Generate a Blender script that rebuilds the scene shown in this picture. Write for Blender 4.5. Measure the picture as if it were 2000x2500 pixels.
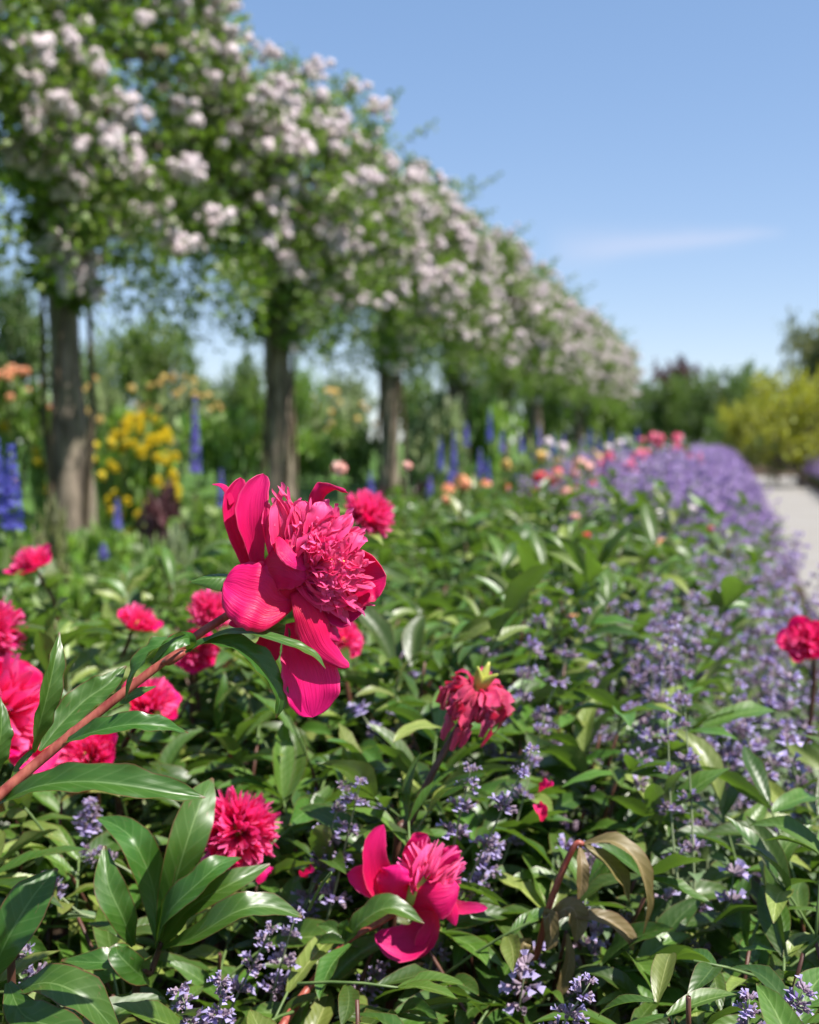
import bpy, math, random
import numpy as np
from mathutils import Vector, Matrix

for o in list(bpy.data.objects):
    bpy.data.objects.remove(o)
SC = bpy.context.scene
COL = SC.collection
R = math.radians

# ------------------------------------------------------------------ camera
H = 1.02                      # camera height
F = 35.0 / 30.0 * 2500.0      # focal length in photograph pixels
PITCH = math.atan(170.0 / F)
YAW = math.atan(790.0 / (F / math.cos(PITCH)))   # garden axis (+Y) lies to the right of the view
FOCUS = 1.02
cam_d = bpy.data.cameras.new('camera')
cam = bpy.data.objects.new('camera', cam_d)
COL.objects.link(cam)
cam.location = (0, 0, H)
cam.rotation_euler = (math.pi / 2 - PITCH, 0, YAW)
cam_d.sensor_fit = 'VERTICAL'
cam_d.sensor_height = 30.0
cam_d.sensor_width = 24.0
cam_d.lens = 35.0
cam_d.clip_start = 0.02
cam_d.clip_end = 3000
cam_d.dof.use_dof = True
cam_d.dof.focus_distance = FOCUS
cam_d.dof.aperture_fstop = 4.2
SC.camera = cam

CAMR = np.array([math.cos(YAW), math.sin(YAW), 0.0])
_fh = np.array([-math.sin(YAW), math.cos(YAW), 0.0])
CAMF = _fh * math.cos(PITCH) + np.array([0, 0, -math.sin(PITCH)])
CAMU = _fh * math.sin(PITCH) + np.array([0, 0, math.cos(PITCH)])
CAMP = np.array([0, 0, H])


def at(px, py, d):
    """a place in the garden seen in direction (px, py) at depth d"""
    return CAMP + d * (CAMF + (px - 1000.0) / F * CAMR + (1250.0 - py) / F * CAMU)


def proj(p):
    q = np.asarray(p) - CAMP
    d = q @ CAMF
    return 1000 + F * (q @ CAMR) / d, 1250 - F * (q @ CAMU) / d, d


def gnd(px, d):
    """point on the ground at depth d below picture column px"""
    p = CAMP + d * (_fh + (px - 1000.0) / F * CAMR)
    return np.array([p[0], p[1], 0.0])


def z_at(py, d):
    return H + (1080.0 - py) / F * d


# ------------------------------------------------------------------ sun, sky, exposure
SUN_EL = 59.0
SUN_FROM = -0.40 * _fh + 0.92 * CAMR           # ground direction towards the sun
SUN_AZ = math.atan2(SUN_FROM[0], SUN_FROM[1])  # clockwise from +Y
sd = bpy.data.lights.new('sun', 'SUN')
sd.energy = 5.0
sd.angle = R(0.53)
sd.color = (1.0, 0.955, 0.89)
sun = bpy.data.objects.new('sun', sd)
COL.objects.link(sun)
sv = Vector((math.sin(SUN_AZ) * math.cos(R(SUN_EL)), math.cos(SUN_AZ) * math.cos(R(SUN_EL)), math.sin(R(SUN_EL))))
sun.rotation_euler = sv.to_track_quat('Z', 'Y').to_euler()
sun.location = sv * 50

world = bpy.data.worlds.new('World')
SC.world = world
world.use_nodes = True
wn, wl = world.node_tree.nodes, world.node_tree.links
wn.clear()
w_out = wn.new('ShaderNodeOutputWorld')
w_bg = wn.new('ShaderNodeBackground')
w_sky = wn.new('ShaderNodeTexSky')
w_sky.sky_type = 'NISHITA'
w_sky.sun_disc = False
w_sky.sun_elevation = R(SUN_EL)
w_sky.sun_rotation = SUN_AZ
w_sky.air_density = 0.7
w_sky.dust_density = 0.4
w_sky.ozone_density = 2.5
w_bg.inputs[1].default_value = 0.082
# one thin wisp of high cloud, fixed to its place in the sky
w_tc = wn.new('ShaderNodeTexCoord')


def _dir(px, py):
    v = at(px, py, 1.0) - CAMP
    return v / np.linalg.norm(v)


def wmath(op, a, b=None, c=None):
    n = wn.new('ShaderNodeMath')
    n.operation = op
    for k, x in enumerate((a, b, c)):
        if x is None:
            continue
        if isinstance(x, (int, float)):
            n.inputs[k].default_value = x
        else:
            wl.new(x, n.inputs[k])
    return n.outputs[0]


def wdot(v, sock):
    n = wn.new('ShaderNodeVectorMath')
    n.operation = 'DOT_PRODUCT'
    wl.new(sock, n.inputs[0])
    n.inputs[1].default_value = tuple(v)
    return n.outputs['Value']


c0, c1 = _dir(1330, 612), _dir(1930, 562)
cm = (c0 + c1) / np.linalg.norm(c0 + c1)
ca = (c1 - c0) / np.linalg.norm(c1 - c0)
cn = np.cross(ca, cm)
w_no = wn.new('ShaderNodeTexNoise')
w_no.inputs['Scale'].default_value = 9.0
w_no.inputs['Detail'].default_value = 5.0
w_mp = wn.new('ShaderNodeMapping')
w_mp.inputs['Scale'].default_value = (1.0, 1.0, 4.0)
wl.new(w_tc.outputs['Generated'], w_mp.inputs[0])
wl.new(w_mp.outputs[0], w_no.inputs['Vector'])
half = float(np.arccos(np.clip(c0 @ c1, -1, 1)) / 2)
s_al = wmath('DIVIDE', wdot(ca, w_tc.outputs['Generated']), half)         # -1..1 along the wisp
s_ac = wdot(cn, w_tc.outputs['Generated'])
s_ac = wmath('ADD', s_ac, wmath('MULTIPLY', wmath('SUBTRACT', w_no.outputs['Fac'], 0.5), 0.02))
s_ac = wmath('ADD', s_ac, wmath('MULTIPLY', wmath('POWER', s_al, 2.0), 0.002))
wid = wmath('SUBTRACT', 0.0085, wmath('MULTIPLY', s_al, 0.0055))
g = wmath('POWER', 2.718, wmath('MULTIPLY', wmath('POWER', wmath('DIVIDE', s_ac, wid), 2.0), -1.0))
fall = wmath('MAXIMUM', wmath('SUBTRACT', 1.0, wmath('POWER', wmath('ABSOLUTE', s_al), 3.0)), 0.0)
front = wmath('GREATER_THAN', wdot(cm, w_tc.outputs['Generated']), 0.8)
cl = wmath('MULTIPLY', wmath('MULTIPLY', wmath('MULTIPLY', g, fall), front), 0.38)
w_mix = wn.new('ShaderNodeMix')
w_mix.data_type = 'RGBA'
wl.new(cl, w_mix.inputs['Factor'])
w_hs = wn.new('ShaderNodeHueSaturation')           # tone of the whole sky dome, as the camera renders it
w_hs.inputs['Hue'].default_value = 0.513
w_hs.inputs['Saturation'].default_value = 1.28
w_hs.inputs['Value'].default_value = 6.0
w_gm = wn.new('ShaderNodeGamma')
w_gm.inputs[1].default_value = 0.52
wl.new(w_sky.outputs[0], w_hs.inputs['Color'])
wl.new(w_hs.outputs[0], w_gm.inputs[0])
wl.new(w_gm.outputs[0], w_mix.inputs['A'])
w_mix.inputs['B'].default_value = (5.0, 5.2, 6.4, 1)
wl.new(w_mix.outputs['Result'], w_bg.inputs[0])
wl.new(w_bg.outputs[0], w_out.inputs[0])

SC.view_settings.view_transform = 'Standard'
SC.view_settings.look = 'None'
SC.view_settings.exposure = 0.93
SC.view_settings.gamma = 1.0
SC.view_settings.use_curve_mapping = False
cy = SC.cycles
cy.use_denoising = True
cy.denoiser = 'OPENIMAGEDENOISE'
cy.max_bounces = 7
cy.diffuse_bounces = 3
cy.glossy_bounces = 2
cy.transmission_bounces = 4
cy.transparent_max_bounces = 4
cy.sample_clamp_indirect = 6.0
cy.caustics_reflective = False
cy.caustics_refractive = False

# ------------------------------------------------------------------ materials


class NT:
    def __init__(self, name):
        self.m = bpy.data.materials.new(name)
        self.m.use_nodes = True
        self.n = self.m.node_tree.nodes
        self.l = self.m.node_tree.links
        self.n.clear()
        self.out = self.n.new('ShaderNodeOutputMaterial')

    def node(self, t, **kw):
        x = self.n.new(t)
        for k, v in kw.items():
            setattr(x, k, v)
        return x

    def put(self, sock, v):
        if isinstance(v, bpy.types.NodeSocket):
            self.l.new(v, sock)
        elif isinstance(v, (tuple, list)) and len(v) == 3 and sock.type == 'RGBA':
            sock.default_value = (*v, 1)
        else:
            sock.default_value = v

    def math(self, op, a, b=None, c=None, clamp=False):
        x = self.node('ShaderNodeMath', operation=op, use_clamp=clamp)
        for k, v in enumerate((a, b, c)):
            if v is not None:
                self.put(x.inputs[k], v)
        return x.outputs[0]

    def mix(self, f, a, b, mode='MIX'):
        x = self.node('ShaderNodeMix', data_type='RGBA', blend_type=mode)
        self.put(x.inputs['Factor'], f)
        self.put(x.inputs['A'], a)
        self.put(x.inputs['B'], b)
        return x.outputs['Result']

    def st(self):
        a = self.node('ShaderNodeAttribute', attribute_name='st')
        s = self.node('ShaderNodeSeparateXYZ')
        self.l.new(a.outputs['Vector'], s.inputs[0])
        return s.outputs[0], s.outputs[1], s.outputs[2], a.outputs['Vector']

    def noise(self, vec, scale, detail=2.0, rough=0.5):
        x = self.node('ShaderNodeTexNoise')
        if vec is not None:
            self.l.new(vec, x.inputs['Vector'])
        x.inputs['Scale'].default_value = scale
        x.inputs['Detail'].default_value = detail
        x.inputs['Roughness'].default_value = rough
        return x.outputs['Fac']

    def mapr(self, v, a, b, c, d):
        x = self.node('ShaderNodeMapRange')
        self.put(x.inputs[0], v)
        for k, t in enumerate((a, b, c, d)):
            x.inputs[k + 1].default_value = t
        return x.outputs[0]

    def hsv(self, col, h=0.5, s=1.0, v=1.0):
        x = self.node('ShaderNodeHueSaturation')
        self.put(x.inputs['Hue'], h)
        self.put(x.inputs['Saturation'], s)
        self.put(x.inputs['Value'], v)
        self.put(x.inputs['Color'], col)
        return x.outputs[0]

    def bump(self, h, strength, dist=0.001):
        x = self.node('ShaderNodeBump')
        x.inputs['Strength'].default_value = strength
        x.inputs['Distance'].default_value = dist
        self.l.new(h, x.inputs['Height'])
        return x.outputs[0]

    def rnd(self, stz):
        oi = self.node('ShaderNodeObjectInfo')
        return self.math('FRACT', self.math('ADD', oi.outputs['Random'], stz))

    def thin(self, col, tcol, transl, rough, spec=0.5, normal=None, sheen=0.0):
        """opaque leaf or petal surface that lets some light through"""
        p = self.node('ShaderNodeBsdfPrincipled')
        self.put(p.inputs['Base Color'], col)
        self.put(p.inputs['Roughness'], rough)
        p.inputs['Specular IOR Level'].default_value = spec
        if sheen:
            p.inputs['Sheen Weight'].default_value = sheen
        t = self.node('ShaderNodeBsdfTranslucent')
        self.put(t.inputs['Color'], tcol)
        if normal is not None:
            self.l.new(normal, p.inputs['Normal'])
        x = self.node('ShaderNodeMixShader')
        x.inputs[0].default_value = transl
        self.l.new(p.outputs[0], x.inputs[1])
        self.l.new(t.outputs[0], x.inputs[2])
        self.l.new(x.outputs[0], self.out.inputs[0])
        return self.m

    def solid(self, col, rough=0.6, spec=0.4, normal=None):
        p = self.node('ShaderNodeBsdfPrincipled')
        self.put(p.inputs['Base Color'], col)
        self.put(p.inputs['Roughness'], rough)
        p.inputs['Specular IOR Level'].default_value = spec
        if normal is not None:
            self.l.new(normal, p.inputs['Normal'])
        self.l.new(p.outputs[0], self.out.inputs[0])
        return self.m


def leaf_mat(name, col, var=0.5, under=None, rough=0.36, transl=0.28, edge=None, spec=0.5, tcol=None, veins=True,
             alt=None, altp=0.1):
    m = NT(name)
    s, t, z, stv = m.st()
    r = m.rnd(z)
    a_s = m.math('ABSOLUTE', s)
    c = col
    if alt is not None:
        c = m.mix(m.math('GREATER_THAN', m.math('FRACT', m.math('MULTIPLY', r, 7.31)), 1 - altp), col, alt)
    c = m.hsv(c, m.mapr(r, 0, 1, 0.485, 0.515), 1.0, m.mapr(m.math('FRACT', m.math('MULTIPLY', r, 3.7)), 0, 1, 1 - var * 0.5, 1 + var * 0.6))
    nz = m.noise(stv, 3.0, 3.0)
    c = m.mix(m.mapr(nz, 0.35, 0.75, 0.0, 0.35), c, m.hsv(c, 0.48, 1.0, 1.5))
    normal = None
    if veins:
        mid = m.math('LESS_THAN', a_s, 0.05)
        side = m.math('SINE', m.math('MULTIPLY', m.math('SUBTRACT', m.math('MULTIPLY', t, 1.0), m.math('MULTIPLY', a_s, 0.16)), 60.0))
        vein = m.mapr(side, 0.75, 1.0, 0.0, 0.35)
        vein = m.math('MAXIMUM', mid, vein)
        c = m.mix(m.math('MULTIPLY', vein, 0.6), c, m.hsv(c, 0.48, 0.8, 2.1))
        normal = m.bump(m.math('ADD', m.math('MULTIPLY', side, 0.35), nz), 0.16, 0.0012)
    geo = m.node('ShaderNodeNewGeometry')
    und = under if under is not None else m.hsv(c, 0.495, 0.72, 1.45)
    c = m.mix(geo.outputs['Backfacing'], c, und)
    if edge is not None:
        mo = m.node('ShaderNodeMapping')
        m.l.new(stv, mo.inputs[0])
        cmb = m.node('ShaderNodeCombineXYZ')
        m.put(cmb.inputs[2], m.math('MULTIPLY', r, 40.0))
        m.l.new(cmb.outputs[0], mo.inputs['Location'])
        mo.inputs['Scale'].default_value = (1.6, 3.0, 1.0)
        sp_ = m.noise(mo.outputs[0], 2.2, 5.0, 0.7)
        c = m.mix(m.mapr(sp_, 0.64, 0.70, 0.0, 0.7), c, (0.15, 0.10, 0.045))               # brown blotches
        c = m.mix(m.mapr(a_s, 0.92, 0.97, 0, 0.75), c, edge)
        c = m.mix(m.mapr(t, 0.95, 0.99, 0, 0.8), c, edge)
    tc = tcol if tcol is not None else m.hsv(c, 0.475, 1.1, 2.2)
    return m.thin(c, tc, transl, m.mapr(nz, 0.3, 0.7, rough - 0.06, rough + 0.1), spec, normal)


def petal_mat(name, col, tip, tcol, transl=0.35, rough=0.5, var=0.25, under=None, sheen=0.15, bumpy=0.5):
    m = NT(name)
    s, t, z, stv = m.st()
    r = m.rnd(z)
    mp = m.node('ShaderNodeMapping')
    mp.inputs['Scale'].default_value = (9.0, 1.6, 5.0)
    m.l.new(stv, mp.inputs[0])
    st_n = m.noise(mp.outputs[0], 1.6, 3.0)
    c = m.mix(m.mapr(t, 0.25, 1.0, 0, 1), col, tip)
    c = m.mix(m.mapr(st_n, 0.4, 0.75, 0, 0.35), c, tip)
    c = m.hsv(c, m.mapr(r, 0, 1, 0.492, 0.508), 1.0, m.mapr(m.math('FRACT', m.math('MULTIPLY', r, 5.3)), 0, 1, 1 - var * 0.5, 1 + var * 0.4))
    mp2 = m.node('ShaderNodeMapping')
    mp2.inputs['Scale'].default_value = (34.0, 2.2, 3.0)
    m.l.new(stv, mp2.inputs[0])
    fine = m.noise(mp2.outputs[0], 1.0, 3.0)
    c = m.mix(m.mapr(fine, 0.45, 0.70, 0.0, 0.30), c, m.hsv(c, 0.5, 1.0, 0.62))           # veins
    c = m.mix(m.mapr(m.math('ABSOLUTE', s), 0.88, 1.0, 0.0, 0.30), c, m.hsv(c, 0.5, 0.8, 1.25))   # paler rim
    if under is not None:
        geo = m.node('ShaderNodeNewGeometry')
        c = m.mix(geo.outputs['Backfacing'], c, under)
    st_n = m.math('ADD', st_n, m.math('MULTIPLY', fine, 0.5))
    nb = m.bump(st_n, bumpy, 0.0012)
    return m.thin(c, tcol, transl, rough, 0.35, nb, sheen)


M = {}
M['leaf_hero'] = leaf_mat('peony_leaf_near', (0.036, 0.100, 0.012), 0.2, under=(0.13, 0.19, 0.06), rough=0.38, transl=0.22,
                          edge=(0.12, 0.035, 0.02), tcol=(0.16, 0.30, 0.02))
M['leaf_peony'] = leaf_mat('peony_leaf', (0.046, 0.104, 0.012), 0.9, under=(0.15, 0.19, 0.055), rough=0.40, spec=0.55, transl=0.24,
                           edge=(0.10, 0.07, 0.02), tcol=(0.17, 0.32, 0.025), alt=(0.115, 0.155, 0.030), altp=0.22)
M['leaf_dry'] = leaf_mat('wilted_leaf', (0.16, 0.125, 0.045), 0.4, under=(0.26, 0.19, 0.10), rough=0.5, transl=0.2, edge=(0.14, 0.06, 0.03), tcol=(0.25, 0.16, 0.04))
M['leaf_rose'] = leaf_mat('rose_leaf', (0.082, 0.135, 0.012), 1.1, rough=0.45, transl=0.30, veins=False, tcol=(0.24, 0.42, 0.03), alt=(0.12, 0.16, 0.03), altp=0.2)
M['leaf_bright'] = leaf_mat('bright_leaf', (0.115, 0.215, 0.022), 0.8, rough=0.5, transl=0.35, veins=False, tcol=(0.3, 0.5, 0.04))
M['leaf_mid'] = leaf_mat('shrub_leaf', (0.090, 0.150, 0.018), 0.9, rough=0.5, transl=0.3, veins=False, tcol=(0.2, 0.36, 0.03))
M['leaf_grey'] = leaf_mat('grey_green_leaf', (0.155, 0.205, 0.075), 0.6, rough=0.6, transl=0.3, veins=False, tcol=(0.25, 0.36, 0.12))
M['leaf_dark'] = leaf_mat('dark_tree_leaf', (0.070, 0.125, 0.018), 0.9, rough=0.5, transl=0.25, veins=False, tcol=(0.1, 0.2, 0.03))
M['leaf_yellow'] = leaf_mat('golden_leaf', (0.27, 0.30, 0.008), 0.7, rough=0.5, transl=0.35, veins=False, tcol=(0.5, 0.5, 0.02))
M['leaf_purple'] = leaf_mat('copper_leaf', (0.060, 0.020, 0.022), 0.7, rough=0.5, transl=0.2, veins=False, tcol=(0.2, 0.04, 0.04))
M['leaf_olive'] = leaf_mat('olive_leaf', (0.12, 0.135, 0.04), 0.7, rough=0.55, transl=0.25, veins=False, tcol=(0.2, 0.25, 0.06))
M['leaf_catmint'] = leaf_mat('catmint_leaf', (0.105, 0.16, 0.072), 0.6, rough=0.65, transl=0.25, veins=False, tcol=(0.25, 0.36, 0.12))
M['petal'] = petal_mat('peony_guard_petal', (0.74, 0.004, 0.10), (0.86, 0.010, 0.23), (0.95, 0.008, 0.11), 0.38, 0.45, sheen=0.0, bumpy=0.8)
M['petal_in'] = petal_mat('peony_inner_petal', (0.90, 0.010, 0.15), (0.98, 0.15, 0.42), (1.0, 0.04, 0.25), 0.36, 0.42, sheen=0.0)
M['petal_wilt'] = petal_mat('wilted_peony_petal', (0.50, 0.008, 0.085), (0.70, 0.07, 0.20), (0.8, 0.02, 0.08), 0.3, 0.5, var=0.7)
M['rose_pale'] = petal_mat('pale_rose_petal', (0.80, 0.68, 0.70), (0.87, 0.80, 0.82), (0.92, 0.84, 0.86), 0.3, 0.6, var=0.3, bumpy=0.1)
M['rose_pink'] = petal_mat('pink_rose_petal', (0.68, 0.10, 0.20), (0.80, 0.25, 0.36), (0.9, 0.2, 0.3), 0.3, 0.6)
M['rose_blush'] = petal_mat('blush_rose_petal', (0.75, 0.35, 0.30), (0.85, 0.62, 0.55), (0.9, 0.5, 0.4), 0.3, 0.6)
M['rose_red'] = petal_mat('red_rose_petal', (0.60, 0.03, 0.04), (0.72, 0.10, 0.09), (0.8, 0.05, 0.05), 0.3, 0.6)
M['rose_orange'] = petal_mat('orange_rose_petal', (0.75, 0.30, 0.14), (0.85, 0.48, 0.28), (0.9, 0.4, 0.2), 0.3, 0.6)
M['rose_yellow'] = petal_mat('yellow_rose_petal', (0.72, 0.50, 0.14), (0.82, 0.66, 0.28), (0.9, 0.6, 0.2), 0.3, 0.6)
M['yellow_flower'] = petal_mat('yellow_petal', (0.72, 0.56, 0.01), (0.80, 0.66, 0.03), (0.9, 0.7, 0.03), 0.3, 0.6)
M['violet'] = petal_mat('catmint_petal', (0.37, 0.30, 0.55), (0.52, 0.45, 0.73), (0.45, 0.32, 0.8), 0.3, 0.6, var=0.4)
M['calyx'] = petal_mat('catmint_calyx', (0.28, 0.21, 0.26), (0.43, 0.32, 0.41), (0.4, 0.25, 0.4), 0.25, 0.7, var=0.5)
M['lavender'] = petal_mat('lavender_petal', (0.29, 0.20, 0.41), (0.41, 0.30, 0.54), (0.45, 0.28, 0.65), 0.3, 0.7, var=0.5)
M['blue'] = petal_mat('delphinium_petal', (0.12, 0.10, 0.42), (0.21, 0.19, 0.58), (0.16, 0.13, 0.7), 0.3, 0.6, var=0.5)
M['blue_deep'] = petal_mat('deep_delphinium_petal', (0.06, 0.06, 0.36), (0.13, 0.14, 0.60), (0.08, 0.09, 0.6), 0.3, 0.6, var=0.5)


def stem_mat(name, a, b, scale=60, rough=0.45):
    m = NT(name)
    tc = m.node('ShaderNodeTexCoord')
    mp = m.node('ShaderNodeMapping')
    mp.inputs['Scale'].default_value = (1, 1, 0.25)
    m.l.new(tc.outputs['Object'], mp.inputs[0])
    n = m.noise(mp.outputs[0], scale, 4.0)
    return m.solid(m.mix(m.mapr(n, 0.35, 0.68, 0, 1), a, b), rough, 0.4, m.bump(n, 0.4, 0.001))


M['stem_red'] = stem_mat('red_peony_stem', (0.20, 0.035, 0.028), (0.36, 0.105, 0.07), 130, 0.4)
M['stem_dark'] = stem_mat('dark_peony_stem', (0.055, 0.022, 0.015), (0.13, 0.055, 0.035), 90)
M['stem_green'] = stem_mat('green_stem', (0.07, 0.12, 0.03), (0.13, 0.19, 0.06), 60)
M['stem_pale'] = stem_mat('catmint_stem', (0.16, 0.20, 0.10), (0.25, 0.29, 0.16), 80, 0.65)
M['wood'] = stem_mat('rose_wood', (0.05, 0.035, 0.02), (0.12, 0.085, 0.05), 25, 0.8)
M['carpel'] = stem_mat('peony_carpel', (0.30, 0.32, 0.05), (0.45, 0.45, 0.10), 80)
M['stamen'] = stem_mat('stamen', (0.75, 0.45, 0.08), (0.85, 0.62, 0.2), 90)


def bark_mat():
    m = NT('post_bark')
    tc = m.node('ShaderNodeTexCoord')
    mp = m.node('ShaderNodeMapping')
    mp.inputs['Scale'].default_value = (1, 1, 0.22)
    m.l.new(tc.outputs['Object'], mp.inputs[0])
    a = m.noise(mp.outputs[0], 14, 6.0, 0.65)
    b = m.noise(tc.outputs['Object'], 2.4, 3.0)
    c = m.mix(m.mapr(a, 0.32, 0.68, 0, 1), (0.045, 0.034, 0.025), (0.32, 0.255, 0.195))
    c = m.mix(m.mapr(b, 0.5, 0.75, 0, 0.6), c, (0.13, 0.14, 0.075))
    return m.solid(c, 0.85, 0.2, m.bump(a, 0.9, 0.02))


M['bark'] = bark_mat()


def ground_mat():
    m = NT('soil_and_lawn')
    tc = m.node('ShaderNodeTexCoord')
    o = tc.outputs['Object']
    sp = m.node('ShaderNodeSeparateXYZ')
    m.l.new(o, sp.inputs[0])
    n1 = m.noise(o, 30, 6.0, 0.7)
    n2 = m.noise(o, 1.3, 4.0)
    soil = m.mix(n1, (0.028, 0.019, 0.012), (0.095, 0.065, 0.042))
    lawn = m.mix(n1, (0.035, 0.085, 0.016), (0.10, 0.18, 0.035))
    # beds lie between the path and the lawn beyond the pergola
    x = m.math('ADD', sp.outputs[0], m.math('MULTIPLY', m.math('SUBTRACT', n2, 0.5), 0.7))
    bed = m.math('MULTIPLY', m.math('GREATER_THAN', x, -2.3), m.math('LESS_THAN', x, 3.6))
    c = m.mix(bed, lawn, soil)
    return m.solid(c, 0.95, 0.15, m.bump(n1, 0.8, 0.02))


def path_mat():
    m = NT('pale_gravel_path')
    tc = m.node('ShaderNodeTexCoord')
    o = tc.outputs['Object']
    n1 = m.noise(o, 120, 3.0, 0.8)
    n2 = m.noise(o, 1.1, 4.0)
    c = m.mix(n1, (0.19, 0.18, 0.165), (0.32, 0.31, 0.29))
    n3 = m.noise(o, 7.0, 5.0, 0.7)
    c = m.mix(m.mapr(n2, 0.4, 0.7, 0, 0.5), c, (0.22, 0.20, 0.17))
    c = m.mix(m.mapr(n3, 0.55, 0.75, 0, 0.5), c, (0.15, 0.13, 0.10))
    return m.solid(c, 0.9, 0.2, m.bump(n1, 0.6, 0.004))


M['ground'] = ground_mat()
M['path'] = path_mat()

# ------------------------------------------------------------------ mesh helpers


def mesh(name, V, Q, st=None, mats=(), mi=None, T=None, smooth=True):
    """quads Q (n,4) and triangles T (n,3) over vertices V"""
    V = np.asarray(V, dtype=np.float32).reshape(-1, 3)
    Q = np.asarray(Q, dtype=np.int32).reshape(-1, 4) if Q is not None and len(Q) else np.zeros((0, 4), np.int32)
    T = np.asarray(T, dtype=np.int32).reshape(-1, 3) if T is not None and len(T) else np.zeros((0, 3), np.int32)
    me = bpy.data.meshes.new(name)
    nq, nt = len(Q), len(T)
    me.vertices.add(len(V))
    me.vertices.foreach_set('co', V.ravel())
    me.loops.add(nq * 4 + nt * 3)
    me.loops.foreach_set('vertex_index', np.concatenate([Q.ravel(), T.ravel()]))
    me.polygons.add(nq + nt)
    ls = np.concatenate([np.arange(nq) * 4, nq * 4 + np.arange(nt) * 3]).astype(np.int32)
    me.polygons.foreach_set('loop_start', ls)
    if mi is not None:
        me.polygons.foreach_set('material_index', np.asarray(mi, dtype=np.int32))
    me.polygons.foreach_set('use_smooth', np.full(nq + nt, bool(smooth)))
    for k in mats:
        me.materials.append(M[k] if isinstance(k, str) else k)
    if st is not None:
        a = me.attributes.new('st', 'FLOAT_VECTOR', 'POINT')
        a.data.foreach_set('vector', np.asarray(st, dtype=np.float32).ravel())
    me.update(calc_edges=True)
    return me


class Acc:
    """collects pieces of one part"""

    def __init__(self):
        self.V, self.Q, self.S, self.I, self.n = [], [], [], [], 0

    def add(self, V, Q, S=None, mi=0):
        V = np.asarray(V).reshape(-1, 3)
        Q = np.asarray(Q).reshape(-1, 4)
        self.V.append(V)
        self.Q.append(Q + self.n)
        self.S.append(np.zeros((len(V), 3)) if S is None else S)
        self.I.append(np.full(len(Q), mi))
        self.n += len(V)

    def many(self, P, Qp, Sp, mats4, rnd, mi=0):
        """copies of a small pattern (verts P, quads Qp) under (n,3,4) matrices"""
        n, k = len(mats4), len(P)
        V = np.einsum('nij,kj->nki', mats4[:, :, :3], P) + mats4[:, None, :, 3]
        Q = (Qp[None] + (np.arange(n) * k)[:, None, None]).reshape(-1, 4)
        S = np.repeat(Sp[None], n, 0).copy()
        S[:, :, 2] = rnd[:, None]
        self.add(V.reshape(-1, 3), Q, S.reshape(-1, 3), mi)

    def mesh(self, name, mats, smooth=True):
        return mesh(name, np.concatenate(self.V), np.concatenate(self.Q), np.concatenate(self.S), mats,
                    np.concatenate(self.I), smooth=smooth)


def spline(P, n):
    """Catmull-Rom through points P, n samples"""
    P = np.asarray(P, dtype=float)
    if P.ndim == 1:
        P = P[:, None]
    k = len(P)
    E = np.vstack([2 * P[0] - P[1], P, 2 * P[-1] - P[-2]])
    u = np.linspace(0, k - 1 - 1e-9, n)
    i = u.astype(int)
    f = (u - i)[:, None]
    p0, p1, p2, p3 = E[i], E[i + 1], E[i + 2], E[i + 3]
    return 0.5 * (2 * p1 + (p2 - p0) * f + (2 * p0 - 5 * p1 + 4 * p2 - p3) * f * f + (3 * p1 - p0 - 3 * p2 + p3) * f ** 3)


def unit(v):
    v = np.asarray(v, dtype=float)
    return v / (np.linalg.norm(v, axis=-1, keepdims=True) + 1e-12)


def gridq(nt, ns):
    """quads of an nt x ns vertex grid"""
    i, j = np.meshgrid(np.arange(nt - 1), np.arange(ns - 1), indexing='ij')
    a = (i * ns + j).ravel()
    return np.stack([a, a + 1, a + ns + 1, a + ns], 1)


def ribbon(mid, hw, N, cup=0.0, fold=0.0, wave=0.0, wfreq=3.0, twist=0.0, nt=18, ns=9, seed=0, rag=0.0, curl=0.0, rip=0.0, tipr=0.0, keep=0.0):
    """petal or leaf blade: midrib points, half widths, facing direction; returns V, Q, st"""
    rs = np.random.RandomState(seed)
    C = spline(mid, nt)
    w = np.maximum(spline(hw, nt)[:, 0], 0.0)
    if tipr:
        q = np.clip((np.linspace(0, 1, nt) - (1 - tipr)) / tipr, 0, 1)
        w = w * np.sqrt(np.maximum(1 - q ** 2.2, 0.0))
    Tn = unit(np.gradient(C, axis=0))
    N = np.asarray(N, dtype=float)
    N = np.repeat(N[None], nt, 0) if N.ndim == 1 else spline(N, nt)
    S = unit(np.cross(Tn, N))
    if keep:
        S = unit(S * (1 - keep) + unit(S.mean(0)) * keep)
    U = unit(np.cross(S, Tn))
    t = np.linspace(0, 1, nt)
    if twist:
        a = twist * t
        S, U = S * np.cos(a)[:, None] + U * np.sin(a)[:, None], U * np.cos(a)[:, None] - S * np.sin(a)[:, None]
    s = np.linspace(-1, 1, ns)
    ss, tt = np.meshgrid(s, t)
    ww = w[:, None]
    ph = rs.rand(4) * 6.28
    lift = cup * ww * ss ** 2 + fold * ww * np.abs(ss)
    if wave:
        lift = lift + wave * ww * np.abs(ss) ** 2.2 * (np.sin(wfreq * 6.28 * tt + ph[0] + (ss > 0) * ph[1]) + 0.5 * np.sin(wfreq * 11.3 * tt + ph[2]))
    if curl:
        lift = lift + curl * ww * np.maximum(np.abs(ss) - 0.6, 0) ** 2 * 6
    if rip:
        lift = lift + rip * ww * np.sin(ss * 8 + ph[1] + 2 * tt) * tt * (.4 + np.abs(ss))
    wid = ww * np.ones_like(ss)
    if rag:
        wid = wid * (1 + rag * np.abs(ss) ** 2 * np.sin(tt * 40 + ph[3]) * rs.uniform(0.4, 1, ss.shape))
    V = C[:, None, :] + S[:, None, :] * (ss * wid)[..., None] + U[:, None, :] * lift[..., None]
    st = np.stack([ss, tt, np.full_like(ss, rs.rand())], -1)
    return V.reshape(-1, 3), gridq(nt, ns), st.reshape(-1, 3)


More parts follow.
